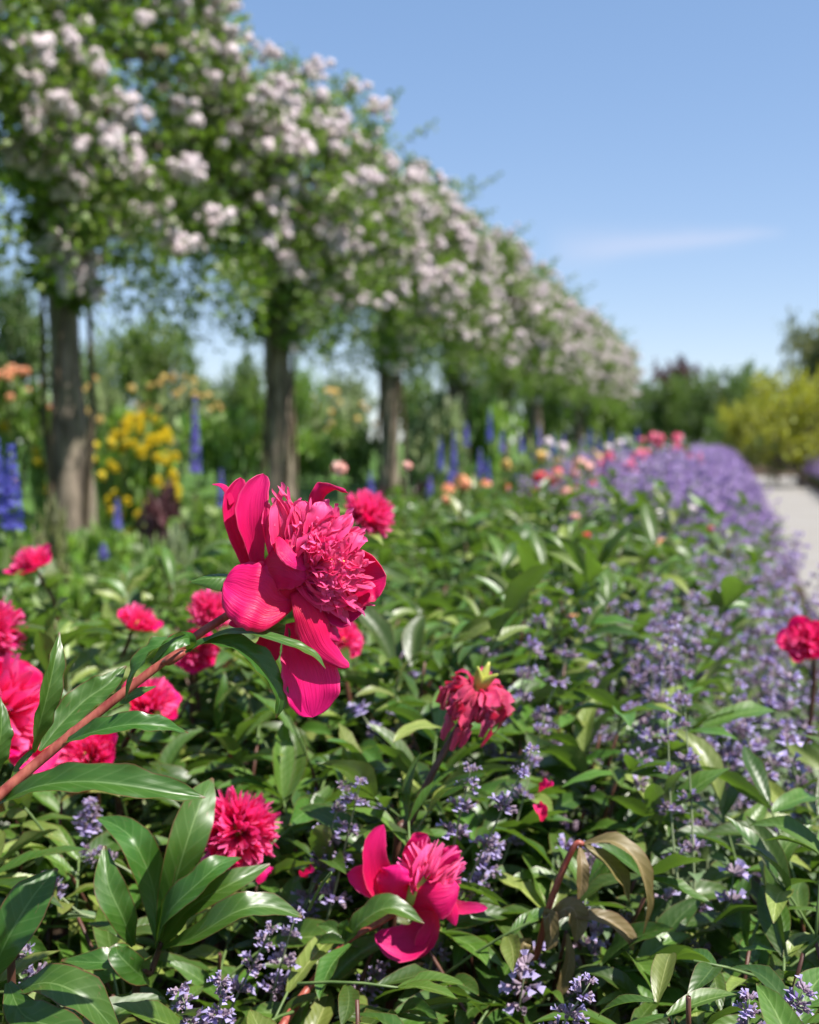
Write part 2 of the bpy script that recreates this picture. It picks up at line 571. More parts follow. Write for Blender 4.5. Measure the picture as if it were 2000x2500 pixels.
def tube(P, r, n=7, seg=None):
    """round stem along points P with radii r"""
    P = np.asarray(P, dtype=float)
    k = seg or max(8, 4 * len(P))
    C = spline(P, k)
    rr = np.maximum(spline(r, k)[:, 0] if np.ndim(r) else np.full(k, r), 1e-5)
    T = unit(np.gradient(C, axis=0))
    ref = np.array([0.0, 0.0, 1.0]) if abs(T[:, 2]).mean() < 0.8 else np.array([1.0, 0.0, 0.0])
    A = unit(np.cross(T, ref))
    B = np.cross(T, A)
    a = np.linspace(0, 2 * math.pi, n, endpoint=False)
    V = C[:, None] + (A[:, None] * np.cos(a)[None, :, None] + B[:, None] * np.sin(a)[None, :, None]) * rr[:, None, None]
    Q = []
    for i in range(k - 1):
        for j in range(n):
            b = (j + 1) % n
            Q.append((i * n + j, i * n + b, (i + 1) * n + b, (i + 1) * n + j))
    V = V.reshape(-1, 3)
    # closed ends
    V = np.vstack([V, C[0], C[-1]])
    c0_, c1_ = len(V) - 2, len(V) - 1
    for j in range(0, n - 1, 2):
        Q.append((c0_, (j + 2) % n, (j + 1) % n, j))
        o = (k - 1) * n
        Q.append((c1_, o + j, o + (j + 1) % n, o + (j + 2) % n))
    return V, np.array(Q)


# ------------------------------------------------------------------ object helpers


def link(o, parent=None):
    COL.objects.link(o)
    if parent is not None:
        o.parent = parent
    return o


def thing(name, label, cat, loc=(0, 0, 0), rz=0.0, group=None, data=None):
    o = bpy.data.objects.new(name, data)
    o.location = tuple(float(x) for x in loc)
    o.rotation_euler[2] = rz
    o['label'] = label
    o['category'] = cat
    if group:
        o['group'] = group
    return link(o)


def part(name, me, parent, mtx=None, stuff=False):
    o = bpy.data.objects.new(name, me)
    if mtx is not None:
        o.matrix_basis = mtx
    if stuff:
        o['kind'] = 'stuff'
    return link(o, parent)


def m34(loc, X, Y, Z, sc=1.0):
    m = Matrix.Identity(4)
    for i in range(3):
        m[i][0], m[i][1], m[i][2], m[i][3] = X[i] * sc, Y[i] * sc, Z[i] * sc, loc[i]
    return m


def frame(y, up):
    """axes with Y along y and Z near up"""
    Y = unit(y)
    X = unit(np.cross(Y, up))
    return X, Y, np.cross(X, Y)


def struct(name, me):
    o = bpy.data.objects.new(name, me)
    o['kind'] = 'structure'
    return link(o)


# ------------------------------------------------------------------ ground and path
gx = np.array([[-1500, -300, 0], [1500, -300, 0], [1500, 2500, 0], [-1500, 2500, 0]], float)
struct('ground', mesh('ground', gx, [[0, 1, 2, 3]], None, ['ground']))
PL, PR = 0.50, 1.75
v_ = np.linspace(-3, 37.5, 60)
sw = np.where(v_ > 30, (v_ - 30) ** 2 * 0.002, 0)
ed = np.random.RandomState(3).normal(0, 0.012, (60, 2))
pv = np.concatenate([np.stack([PL + sw + ed[:, 0], v_, np.full(60, 0.004)], 1), np.stack([PR + sw + ed[:, 1], v_, np.full(60, 0.004)], 1)])
pq = [[i, 60 + i, 61 + i, i + 1] for i in range(59)]
struct('path', mesh('path', pv, pq, None, ['path']))

# ------------------------------------------------------------------ the leading peony
U0 = 1.02 / F / 3.0804        # metres per unit of the bloom's own measure


def hb(x, y, z=0.0):
    """bloom measure (x right, y down, z away) to world"""
    return at(440 + x / 3.0804, 1120 + y / 3.0804, FOCUS + z * U0 * 1.0)


def hv(n):
    return n[0] * CAMR - n[1] * CAMU + n[2] * CAMF


def hbpetal(mid, hw, N, **kw):
    P = np.array([hb(*p) for p in mid])
    return ribbon(P, np.array(hw) * U0, hv(N), **kw)


def hl(x, y, d):
    return at(x / 2.27, 1450 + y / 2.27, d)


base = gnd(-260, 0.93)
hero = thing('peony', 'large crimson pink peony in full bloom leaning on a long red stem', 'flower', base)
B0 = base


def hero_part(name, V, Q, st, mat, parent=hero, stuff=False, solid=0.0):
    me = mesh(name, V - B0, Q, st, [mat])
    o = part(name, me, parent, None, stuff)
    if solid:
        md = o.modifiers.new('thickness', 'SOLIDIFY')
        md.thickness = solid
        md.offset = 0
    return o


sp_pts = [base, base + [0.01, 0.0, 0.25], at(-190, 2230, 0.95), at(-60, 2000, 0.97), at(0, 1940, 0.98), at(150, 1813, 1.0), at(300, 1692, 1.015),
          at(430, 1592, 1.03), at(490, 1545, 1.035), at(565, 1497, 1.045), at(640, 1450, 1.05)]
V, Q = tube(sp_pts, [0.006, 0.0058, 0.0053, 0.0048, 0.0047, 0.0043, 0.0040, 0.0038, 0.0037, 0.0037, 0.0046], 12, 60)
hero_part('stem', V, Q, None, 'stem_red')
V, Q = tube([at(395, 1618, 1.022), at(412, 1613, 1.018), at(440, 1598, 1.02), at(462, 1586, 1.03)], [0.001, 0.0042, 0.0036, 0.001], 9, 14)
hero_part('stem_node', V, Q, None, 'stem_red')
# flower head: the green cup and seed boss, with petals upon it
V, Q = tube([hb(600, 1000, 70), hb(690, 960, 80), hb(780, 920, 70), hb(850, 880, 50)], [0.005, 0.011, 0.011, 0.003], 12, 16)
head = hero_part('flower_head', V, Q, None, 'carpel')

guard = [
    # midrib, half widths, facing, options
    ([(590, 960, 95), (480, 690, 95), (395, 450, 80), (400, 280, 85), (455, 140, 110)], [40, 88, 84, 86, 60], (.45, 0, -.9), dict(cup=.55, wave=.05, curl=-.1, tipr=.25)),
    ([(405, 330, 75), (362, 235, 62), (310, 195, 48), (242, 192, 40)], [46, 40, 24, 3], (.2, -.7, -.5), dict(cup=-.4)),
    ([(620, 960, 45), (565, 700, 10), (533, 450, -20), (550, 270, 5), (625, 112, 60)], [42, 64, 124, 108, 62], (.3, 0, -.95), dict(cup=.45, wave=.07, wfreq=2, tipr=.18)),
    ([(600, 830, 20), (690, 745, -70), (790, 770, -125), (885, 850, -125), (952, 905, -95)], [70, 232, 226, 150, 90], (-.25, -.15, -.95), dict(cup=-.42, wave=.06, tipr=.3)),
    ([(800, 1080, 0), (760, 960, -60), (740, 840, -80), (760, 720, -60)], [40, 130, 140, 90], (-.1, -.35, -.93), dict(cup=-.3, tipr=.4)),
    ([(735, 590, -75), (795, 670, -132), (870, 755, -146), (945, 840, -118)], [30, 84, 84, 50], (.5, -.55, -.65), dict(cup=-.35, tipr=.4)),
    ([(850, 1090, 0), (700, 1100, -80), (600, 1035, -110), (500, 1005, -108), (400, 955, -75), (330, 930, -25)], [60, 205, 272, 250, 195, 120], (-.1, -.40, -.9), dict(cup=.18, wave=.06, curl=-.22, tipr=.22)),
    ([(850, 1000, -30), (950, 1140, -105), (1015, 1280, -112), (1070, 1400, -80), (1180, 1510, -30), (1270, 1570, -10)], [30, 112, 136, 112, 60, 30], (.15, -.35, -.92), dict(cup=-.35, wave=.08, wfreq=2, tipr=.12)),
    ([(850, 1230, 60), (900, 1430, 35), (965, 1610, 5), (995, 1780, -5), (995, 1945, 20)], [60, 150, 218, 205, 150], (.25, -.35, -.9), dict(cup=.22, wave=.05, tipr=.3)),
    ([(1100, 1010, 60), (1280, 950, 75), (1420, 885, 60), (1550, 880, 25)], [70, 195, 200, 150], (-.35, -.1, -.93), dict(cup=.3, wave=.06, tipr=.35)),
    ([(950, 1030, 40), (1130, 1140, 50), (1250, 1190, 40), (1400, 1120, 30)], [60, 110, 95, 60], (-.1, -.5, -.85), dict(cup=.3, wave=.06, tipr=.3)),
    ([(720, 1250, 90), (660, 1420, 95), (690, 1530, 80)], [60, 95, 60], (0, -.2, -.95), dict(cup=.2, tipr=.3)),
    ([(640, 1120, 80), (480, 1220, 100), (365, 1245, 105)], [60, 50, 25], (0, -.3, -.9), dict(cup=-.2, tipr=.3)),
    ([(1010, 700, 60), (1015, 450, 30), (1040, 270, 5), (1120, 218, -30), (1252, 248, -45)], [40, 66, 60, 46, 16], (.3, .2, -.9), dict(cup=-.35, wave=.25)),
    ([(960, 1060, -10), (1060, 1200, -20), (1140, 1300, -25), (1195, 1370, -20)], [30, 60, 70, 40], (.5, -.2, -.8), dict(cup=-.5, wave=.2, tipr=.3)),
]
for k, (mid, hw, N, kw) in enumerate(guard):
    V, Q, st = hbpetal(mid, hw, N, nt=30, ns=21, seed=40 + k, rag=.035, rip=.03, keep=.85, **kw)
    hero_part('petal', V, Q, st, 'petal', head, solid=0.0005)

# inner petals: named tips first, then the crowded tuft
tips = [(685, 255, 10, 16), (705, 420, -40, 60), (775, 190, 0, 18), (800, 300, -20, 50), (878, 292, 20, 14), (930, 330, -10, 58), (985, 345, 20, 60),
        (1060, 340, 0, 70), (1110, 300, 20, 40), (1180, 330, 10, 22), (1160, 430, -20, 60), (1280, 400, 10, 26), (1235, 480, -20, 48), (1390, 525, 10, 24), (1340, 520, -30, 34),
        (1300, 560, 0, 50), (1365, 610, -20, 40), (1430, 785, 0, 22), (1400, 740, -60, 26), (1380, 830, -90, 24), (1445, 910, -30, 20), (1455, 990, -20, 26),
        (1440, 1098, 0, 20), (1375, 1130, -20, 28), (1330, 1165, -10, 24), (1260, 1215, -10, 34), (1210, 1180, -40, 28), (1300, 1105, -70, 24),
        (640, 375, 0, 18), (670, 315, 20, 20), (610, 420, 0, 14), (740, 330, 20, 26), (850, 420, -50, 44), (900, 480, -60, 60)]
rs = np.random.RandomState(12)
cen = np.array([880, 900, 10.0])
nin = 0


def inner(tip, w, bow, seed, basept=None, blunt=.3):
    tip = np.array(tip, float)
    b = (cen + rs.normal(0, 30, 3)) if basept is None else np.array(basept, float)
    d = tip - b
    L = np.linalg.norm(d)
    per = unit(np.cross(d, [0, 0, 1])) * bow * L + np.array([0, 0, -abs(bow) * 0.4 * L])
    m1, m2 = b + d * .35 + per * .8, b + d * .72 + per
    bend = rs.normal(0, .12, 3) * L
    mid = [b, m1, m2, tip - d * .06 + bend * .15, tip + bend * .3]
    N = unit(np.array([rs.normal(.35, .35), rs.normal(-.45, .35), -.8]))
    V, Q, st = hbpetal(mid, [w * .35, w * .8, w * 1.1, w * .95, w * blunt], N, cup=rs.uniform(-.5, .9), wave=.16, wfreq=1.6,
                       twist=rs.normal(0, .5), nt=16, ns=7, seed=seed, rag=.12, rip=.05)
    hero_part('inner_petal', V, Q, st, 'petal_in', head)


for k, (mid, hw, N) in enumerate([
        ([(790, 820, -20), (745, 600, -45), (735, 430, -55), (765, 300, -20)], [40, 74, 76, 42], (.35, -.2, -.9)),
        ([(870, 820, 0), (850, 560, -35), (900, 400, -40), (935, 318, -20)], [40, 66, 76, 60], (.3, -.1, -.95)),
        ([(960, 820, 0), (1000, 560, -55), (1055, 420, -55), (1085, 325, -10)], [50, 84, 92, 60], (.3, -.2, -.92)),
        ([(1000, 840, 0), (1130, 620, -65), (1225, 500, -55), (1295, 425, -10)], [40, 64, 66, 36], (.2, -.35, -.9)),
        ([(700, 760, 10), (660, 560, -5), (650, 430, -10), (668, 330, 10)], [30, 40, 40, 18], (.4, -.1, -.9)),
        ([(1050, 880, -20), (1200, 700, -80), (1300, 620, -70), (1375, 560, -20)], [40, 58, 56, 30], (.3, -.4, -.85))]):
    V, Q, st = hbpetal(mid, hw, N, nt=22, ns=11, seed=160 + k, cup=.35, wave=.14, wfreq=2.5, rag=.06, rip=.08, tipr=.25)
    hero_part('inner_petal', V, Q, st, 'petal_in', head)
for k, (x, y, z, w) in enumerate([(690, 232, -30, 13), (715, 300, -45, 12), (762, 200, -40, 15), (790, 182, -30, 14), (835, 300, -60, 13), (884, 282, -40, 13), (970, 310, -50, 16),
                                  (1015, 330, -60, 18), (1150, 395, -60, 16), (1190, 345, -40, 17), (1285, 398, -40, 20), (1345, 505, -50, 16), (1395, 520, -40, 18), (1280, 470, -70, 18),
                                  (1410, 705, -60, 14), (1438, 770, -50, 14), (1400, 850, -90, 14), (1450, 905, -60, 13), (1462, 985, -50, 16), (1300, 1110, -80, 15), (1265, 1222, -40, 18), (1380, 1140, -40, 15)]):
    inner((x, y, z), w, rs.uniform(-.1, .1), 700 + k, cen + np.array([60, -120, -40]) + rs.normal(0, 25, 3), .1)
for k, (x, y, z, w) in enumerate(tips):
    inner((x, y, z), w * 1.1, rs.uniform(-.12, .12), 200 + k)
for k in range(200):
    # spread over the visible face of the tuft
    a = rs.uniform(-2.5, 1.6)
    rr = math.sqrt(rs.uniform(.02, 1.0))
    tx = 1050 + rr * (340 * math.cos(a) + 20)
    ty = 800 + rr * 390 * math.sin(a)
    if ty < 520 and tx < 740:
        continue
    tz = -175 * (1 - rr * rr) - 30 * rs.rand()
    w = rs.choice([9, 13, 17, 22, 30, 44])
    bb = cen + np.array([100, -40, -60]) * (1 - rr) + rs.normal(0, 35, 3)
    inner((tx, ty, tz), w, rs.uniform(-.2, .2), 400 + k, bb, rs.choice([.08, .15, .45]))
st_acc = Acc()
for k in range(14):
    p0 = np.array([1160, 800, -80]) + rs.normal(0, 25, 3)
    p1 = p0 + np.array([rs.uniform(-30, 60), rs.uniform(-70, -10), rs.uniform(-70, -30)])
    V, Q = tube([hb(*p0), hb(*(p0 + p1) / 2), hb(*p1)], [0.0004, 0.0004, 0.0009], 5, 5)
    st_acc.add(V - B0, Q)
part('stamens', st_acc.mesh('stamens', ['stamen']), head, None, True)

# leaves and bract of the leading peony: midrib in picture measure with own depth
up = (0, -.75, -.66)


def hero_leaf(pts, hw, N, name='leaf', mat='leaf_hero', k=2.27, **kw):
    P = np.array(pts)
    d = 1.02
    kw.setdefault('fold', .38)
    kw.setdefault('wave', .16)
    kw.setdefault('wfreq', 4.0)
    kw.setdefault('rip', .05)
    V, Q, st = ribbon(P, np.array(hw) * d / F / k, hv(N), nt=30, ns=11, **kw)
    hero_part(name, V, Q, st, mat, hero)


hero_leaf([hl(185, 880, 1.0), hl(215, 740, .985), hl(262, 560, .98), hl(302, 380, .985), hl(328, 212, 1.0)], [8, 50, 64, 50, 4], (.75, -.15, -.65), seed=1, fold=.5)
hero_leaf([hl(60, 1040, .985), hl(95, 960, .99), hl(150, 900, .995), hl(190, 860, 1.0)], [6, 14, 16, 8], (.5, -.5, -.6), seed=2)
hero_leaf([hl(220, 870, 1.03), hl(330, 730, 1.045), hl(470, 590, 1.06), hl(600, 500, 1.07), hl(700, 400, 1.085)], [10, 70, 88, 66, 5], (.15, -.5, -.85), seed=3, wave=.16)
hero_leaf([hl(1040, 290, 1.02), hl(985, 250, 1.0), hl(870, 300, .985), hl(760, 420, .98), hl(695, 595, .985)], [18, 50, 70, 58, 5], (-.45, -.75, -.45), seed=4, fold=.45)
hero_leaf([hl(1045, 320, 1.02), hl(1050, 250, 1.005), hl(950, 280, .99), hl(840, 390, .985)], [10, 36, 40, 6], (.3, -.3, -.9), seed=14, fold=.3)
hero_leaf([hl(340, 830, 1.0), hl(520, 765, .985), hl(720, 725, .98), hl(900, 735, .985), hl(1045, 772, 1.0)], [8, 58, 66, 50, 3], up, seed=5, fold=.5, wave=.14)
hero_leaf([hl(0, 1160, .985), hl(200, 1070, .97), hl(450, 1040, .96), hl(700, 1060, .96), hl(960, 1105, .965), hl(1140, 1130, .975)], [10, 66, 88, 92, 64, 3], up, seed=6, fold=.5, wave=.16)
hero_leaf([hl(560, 660, 1.07), hl(700, 575, 1.08), hl(865, 512, 1.09)], [6, 42, 4], (0, -.5, -.85), seed=7)
hero_leaf([hl(-70, 1100, .97), hl(-20, 900, .96), hl(8, 740, .96), hl(0, 570, .97)], [10, 55, 52, 4], (.8, -.1, -.6), seed=8)
hero_leaf([hb(40, 1460, -20), hb(180, 1390, -60), hb(370, 1400, -110), hb(540, 1500, -140), hb(660, 1640, -140), hb(745, 1800, -120), hb(722, 1950, -100)],
          [12, 52, 92, 108, 96, 62, 4], (.35, -.75, -.5), k=3.08, seed=9, fold=.55, wave=.14)
hero_leaf([hb(60, 1450, -10), hb(330, 1310, -90), hb(600, 1320, -150), hb(850, 1400, -170), hb(1000, 1470, -160), hb(1095, 1578, -140)],
          [12, 52, 62, 64, 50, 4], (.2, -.9, -.35), k=3.08, seed=10, fold=.2, wave=.08)
hero_leaf([hb(430, 905, 30), hb(320, 900, 0), hb(200, 900, -10), hb(66, 926, 0)], [90, 92, 66, 3], (-.1, -.7, -.7), name='bract', k=3.08, seed=11, fold=0, cup=-.5, wave=0)
hero_leaf([hb(560, 1200, 60), hb(640, 1290, 40), hb(780, 1310, 20), hb(800, 1390, 20)], [40, 70, 50, 4], (0, -.6, -.8), name='sepal', k=3.08, seed=13, fold=0, cup=.3, wave=0)

# ------------------------------------------------------------------ other peony blooms


def bloom_parts(seed, kind, rad):
    """petal arrays (name, V, Q, st, material) around +Z, base at the origin, about rad metres wide"""
    rs = np.random.RandomState(seed)
    out = []
    if kind != 'wilt':
        n = 8 if kind != 'pom' else 5
        for i in range(n):
            a = 6.283 * i / n + rs.normal(0, .18)
            op = rs.uniform(.75, 1.15) if kind == 'open' else rs.uniform(.5, .9)
            L = rad * rs.uniform(.95, 1.2)
            o = np.array([math.cos(a), math.sin(a), 0])
            z = np.array([0, 0, 1.0])
            sag = rs.uniform(-.35, .1) if kind == 'open' else rs.uniform(-.1, .25)
            mid = [o * .08 * rad, o * L * .42 * op + z * L * .10, o * L * .8 * op + z * L * (.32 + sag * .4), o * L * op + z * L * (.5 + sag)]
            V, Q, st = ribbon(mid, np.array([.18, .42, .46, .16]) * rad * rs.uniform(.9, 1.15), -o * .5 + z, cup=.35, wave=.1, nt=12, ns=7, seed=seed * 31 + i, curl=rs.uniform(-.2, .15))
            out.append(('petal', V, Q, st, 'petal'))
    acc = Acc()
    m = {'open': 90, 'pom': 210, 'wilt': 0, 'bud': 30}[kind]
    for i in range(m):
        a = rs.uniform(0, 6.283)
        el = math.acos(rs.uniform(.0 if kind == 'pom' else .25, 1))
        o = np.array([math.cos(a) * math.sin(el), math.sin(a) * math.sin(el), math.cos(el)])
        L = rad * (rs.uniform(.65, .95) if kind != 'pom' else rs.uniform(.8, 1.05))
        b = o * .1 * rad
        side = unit(np.cross(o, rs.normal(0, 1, 3))) * L * rs.uniform(-.15, .15)
        w = rad * rs.choice([.05, .08, .12, .16])
        V, Q, st = ribbon([b, b + o * L * .55 + side, b + o * L + np.array([0, 0, .12 * rad])], [w * .4, w, w * .3], rs.normal(0, 1, 3), cup=rs.uniform(-.6, .8), wave=.2, nt=6, ns=4, seed=seed * 77 + i)
        st[:, 2] = rs.rand()
        acc.add(V, Q, st)
    if m:
        out.append(('inner_petals', np.concatenate(acc.V), np.concatenate(acc.Q), np.concatenate(acc.S), 'petal_in'))
    if kind == 'wilt':
        for i in range(72):
            a = rs.uniform(0, 6.283)
            o = np.array([math.cos(a), math.sin(a), 0])
            L = rad * rs.uniform(.55, 1.4)
            up0 = rs.uniform(-.2, .55)
            mid = [o * .1 * rad, o * L * .42 + np.array([0, 0, up0 * L * .6]), o * L * .7 + np.array([0, 0, (up0 - .35) * L * .7]), o * L * rs.uniform(.55, .8) + np.array([0, 0, (up0 - 1.0) * L * .8])]
            V, Q, st = ribbon(mid, np.array([.05, .10, .13, .05]) * rad * rs.uniform(.5, 1.7), -o * .3 + np.array([0, 0, 1.0]), cup=rs.uniform(-.9, .9), wave=.3, nt=9, ns=5, seed=seed * 13 + i, twist=rs.normal(0, .8))
            out.append(('petal', V, Q, st, 'petal_wilt'))
    return out


LEAF_LIB = []
for k in range(8):
    rs = np.random.RandomState(900 + k)
    a0, a1 = rs.uniform(.05, .35), rs.uniform(.3, 1.1)
    tt = np.linspace(0, 1, 6)
    ang = a0 - a1 * tt ** 1.4
    c = np.zeros((6, 3))
    c[1:, 1] = np.cumsum(np.cos(ang[1:])) * .2
    c[1:, 2] = np.cumsum(np.sin(ang[1:])) * .2
    c[:, 0] = np.sin(tt * 3.0) * rs.uniform(-.08, .08)
    V, Q, st = ribbon(c, np.array([.03, .10, .142, .135, .085, .004]) * rs.uniform(.85, 1.12), (0, 0, 1), fold=rs.uniform(.1, .55), wave=rs.uniform(.03, .16), wfreq=2, nt=10, ns=5, seed=k)
    st[:, 2] = 0
    LEAF_LIB.append(mesh('peony_leaf', V, Q, st, ['leaf_peony']))
LEAF_LOW = []
for k in range(3):
    rs = np.random.RandomState(950 + k)
    c = np.array([[0, 0, 0], [0, .35, .06], [0, .7, .04], [0, 1, -.12 - .15 * k]])
    V, Q, st = ribbon(c, [.03, .15, .14, .005], (0, 0, 1), fold=.3, nt=5, ns=3, seed=k)
    LEAF_LOW.append((V, Q, st))

MARK_PTS = [(585, 2025, 1.38, 'pink pompon peony'), (1000, 2150, 1.3, 'loose crimson peony'), (1165, 1690, 1.42, 'withered peony'), (20, 1720, 1.48, 'big pink peony'),
            (-15, 1530, 1.75, 'pink peony above the big one'), (338, 1510, 2.05, 'small flat crimson peony'), (515, 1485, 1.9, 'peony behind the red stem'),
            (375, 1705, 1.6, 'cup shaped peony'), (850, 1560, 1.9, 'peony right behind the leading bloom'), (908, 1248, 1.95, 'round pink peony'), (72, 1368, 2.4, 'ragged crimson peony'),
            (1440, 2200, 1.3, 'wilting shoot'), (370, 2300, 1.24, 'fan of long leaves'), (1395, 1520, 2.6, 'orange dried bloom'), (1300, 1830, 1.32, 'tall mauve catmint stalk'),
            (1830, 2440, 1.02, 'catmint stalk at the bed front')]
CLEAR = []      # (px, py, radius, depth): sight lines kept open to the blooms


def peony(label, px, py, d, rad, kind, axis, base_px, seed, stem='stem_dark', leaves=3, name='peony', mid_pts=None, cat='flower', group=None, low=None):
    """a flowering peony stem rooted in the bed; axis in picture directions (right, up, towards the viewer)"""
    rs = np.random.RandomState(seed)
    c = at(px, py, d)
    ax = unit(axis[0] * CAMR + axis[1] * np.array([0, 0, 1.0]) - axis[2] * _fh)
    tall = rad * {'open': .45, 'pom': .45, 'wilt': .0, 'bud': .5}[kind]
    b = c - ax * tall                                    # where the stem meets the flower
    g0 = gnd(base_px, low if low else d + rs.uniform(-.05, .1))
    root = thing(name, label, cat, g0, 0, group)
    if mid_pts:
        pts = [g0] + [at(*p) for p in mid_pts] + [b - ax * .02, b]
    else:
        pts = [g0, g0 * .75 + b * .25 + np.array([0, 0, .12]) * b[2], b - ax * .10 - np.array([0, 0, .05]), b - ax * .03, b]
    pts = np.array(pts) - g0
    V, Q = tube(pts, np.linspace(.0055, .0034, len(pts)), 8, 36)
    part('stem', mesh('stem', V, Q, None, [stem]), root)
    X, Y, Z = ax, None, None
    q = unit(np.cross(ax, [0.3, 0.2, 1.0]))
    mt = m34(b - g0, q, np.cross(ax, q), ax)
    ac = Acc()
    V, Q = tube([(0, 0, -.012), (0, 0, 0), (0, 0, .1 * rad), (0, 0, .35 * rad)], [.004, .16 * rad, .2 * rad, .08 * rad], 9, 10)
    ac.add(V, Q)
    if kind == 'wilt':
        for a in (0.4, 2.6, 4.6):
            V, Q = tube([(0, 0, .1 * rad), (.12 * rad * math.cos(a), .12 * rad * math.sin(a), .45 * rad), (.3 * rad * math.cos(a), .3 * rad * math.sin(a), .8 * rad)], [.14 * rad, .13 * rad, .03 * rad], 8, 8)
            ac.add(V, Q)
    hd = part('flower_head', ac.mesh('flower_head', ['carpel']), root, mt)
    for nm, V, Q, st, mat in bloom_parts(seed, kind, rad):
        part(nm, mesh(nm, V, Q, st, [mat]), hd, None, nm == 'inner_petals')
    C = spline(pts, 60)
    for i in range(leaves):
        f = .93 - .13 * i - .04 * rs.rand()
        p = C[int(f * 59)]
        a = rs.uniform(0, 6.28)
        o = np.array([math.cos(a), math.sin(a), rs.uniform(-.1, .5)])
        Xa, Ya, Za = frame(o, (0, 0, 1.0))
        part('leaf', LEAF_LIB[rs.randint(8)], root, m34(p, Xa, Ya, Za, rs.uniform(.075, .12)))
    CLEAR.append((px, py, rad / d * F * 1.05, d))
    return root


def loose_peony():
    d0 = 1.30
    u0 = d0 / F / 2.156

    def q(x, y, z=0.0):
        return at(450 + x / 2.156, 1850 + y / 2.156, d0 + z * u0)
    g0 = gnd(520, 1.16)
    root = thing('peony', 'crimson peony with a loose pink centre above a red diagonal stem', 'flower', g0)
    pts = np.array([g0, at(560, 2720, 1.19), at(680, 2520, 1.22), q(640, 1230, -80), q(800, 1030, -40), q(880, 950, -10), q(1060, 850, 30), q(1190, 760, 30)]) - g0
    V, Q = tube(pts, [.005, .005, .0048, .0044, .0042, .0036, .0034, .005], 9, 44)
    part('stem', mesh('stem', V, Q, None, ['stem_red']), root)
    V, Q = tube([q(1150, 790, 30), q(1200, 730, 20), q(1260, 620, 0), q(1290, 560, -20)], [.003, .010, .010, .002], 9, 12)
    hd = part('flower_head', mesh('flower_head', V - g0, Q, None, ['carpel']), root)
    gp = [([(1180, 760, 40), (1040, 660, 10), (1000, 520, -10), (1010, 430, 0), (1050, 350, 25)], [40, 82, 66, 56, 30], (.2, -.1, -.95), dict(cup=.3)),
          ([(1150, 760, 50), (1050, 680, 40), (950, 640, 30), (856, 612, 20)], [50, 88, 80, 46], (0, -.5, -.85), dict(cup=.2)),
          ([(1180, 760, 0), (1110, 700, -60), (1115, 620, -80), (1130, 560, -60)], [50, 96, 100, 70], (-.2, -.2, -.95), dict(cup=-.5, wave=.2)),
          ([(1190, 770, 0), (1270, 720, -70), (1360, 700, -80), (1450, 680, -50)], [60, 125, 130, 70], (.2, -.4, -.9), dict(cup=-.4)),
          ([(1240, 780, 30), (1310, 860, 20), (1280, 960, 0), (1230, 1060, 10)], [40, 40, 60, 40], (.3, -.2, -.9), dict(cup=-.4)),
          ([(1290, 850, 40), (1220, 950, 30), (1130, 980, 20), (1000, 930, 30)], [40, 85, 95, 50], (-.1, -.5, -.85), dict(cup=.3)),
          ([(1330, 760, 10), (1450, 790, 0), (1530, 790, -10), (1598, 792, -10)], [50, 36, 28, 18], (.1, -.5, -.85), dict(cup=.3)),
          ([(1330, 740, -30), (1400, 800, -50), (1430, 885, -45)], [60, 48, 18], (.2, -.2, -.95), dict(cup=-.4)),
          ([(1200, 730, 40), (1210, 560, 40), (1240, 450, 30), (1280, 400, 30)], [40, 70, 70, 40], (.1, 0, -1), dict(cup=.4, wave=.2)),
          ([(1220, 740, 40), (1330, 600, 40), (1400, 520, 30), (1440, 460, 30)], [40, 66, 60, 26], (-.2, -.1, -.95), dict(cup=.3, wave=.2))]
    for k, (mid, hw, N, kw) in enumerate(gp):
        V, Q, st = ribbon(np.array([q(*p) for p in mid]) - g0, np.array(hw) * u0, hv(N), nt=18, ns=11, seed=60 + k, tipr=.3, rag=.04, rip=.04, **kw)
        part('petal', mesh('petal', V, Q, st, ['petal']), hd)
    rq = np.random.RandomState(5)
    for k in range(46):
        a, rr = rq.uniform(-3.0, .7), math.sqrt(rq.uniform(.1, 1))
        tip = np.array([1300 + rr * 190 * math.cos(a), 580 + rr * 170 * math.sin(a), -90 * (1 - rr)])
        b = np.array([1240, 700, 0]) + rq.normal(0, 25, 3)
        m_ = (tip + b) / 2 + rq.normal(0, 22, 3) - [0, 0, 30]
        w = rq.choice([8, 12, 18, 28])
        V, Q, st = ribbon(np.array([q(*p) for p in (b, m_, tip)]) - g0, np.array([w * .5, w, w * .35]) * u0, hv(unit([rq.normal(.2, .4), rq.normal(-.4, .4), -.8])), cup=rq.uniform(-.6, .9), wave=.2, nt=9, ns=5, seed=k)
        part('inner_petal', mesh('inner_petal', V, Q, st, ['petal_in']), hd)
    for k, (mid, hw, N) in enumerate([([(830, 990, -30), (940, 860, -80), (1090, 790, -110), (1262, 872, -110)], [10, 62, 70, 4], (.1, -.8, -.5)),
                                       ([(880, 960, -10), (850, 900, -40), (860, 850, -50)], [8, 42, 4], (-.3, -.4, -.8)),
                                       ([(860, 970, 0), (780, 900, 30), (700, 880, 60)], [8, 40, 4], (-.3, -.6, -.6))]):
        V, Q, st = ribbon(np.array([q(*p) for p in mid]) - g0, np.array(hw) * u0, hv(N), nt=18, ns=9, fold=.4, wave=.12, seed=k)
        part('leaf', mesh('leaf', V, Q, st, ['leaf_hero']), root)
    CLEAR.append((1010, 2160, 170, d0))
    CLEAR.append((950, 2310, 80, d0))


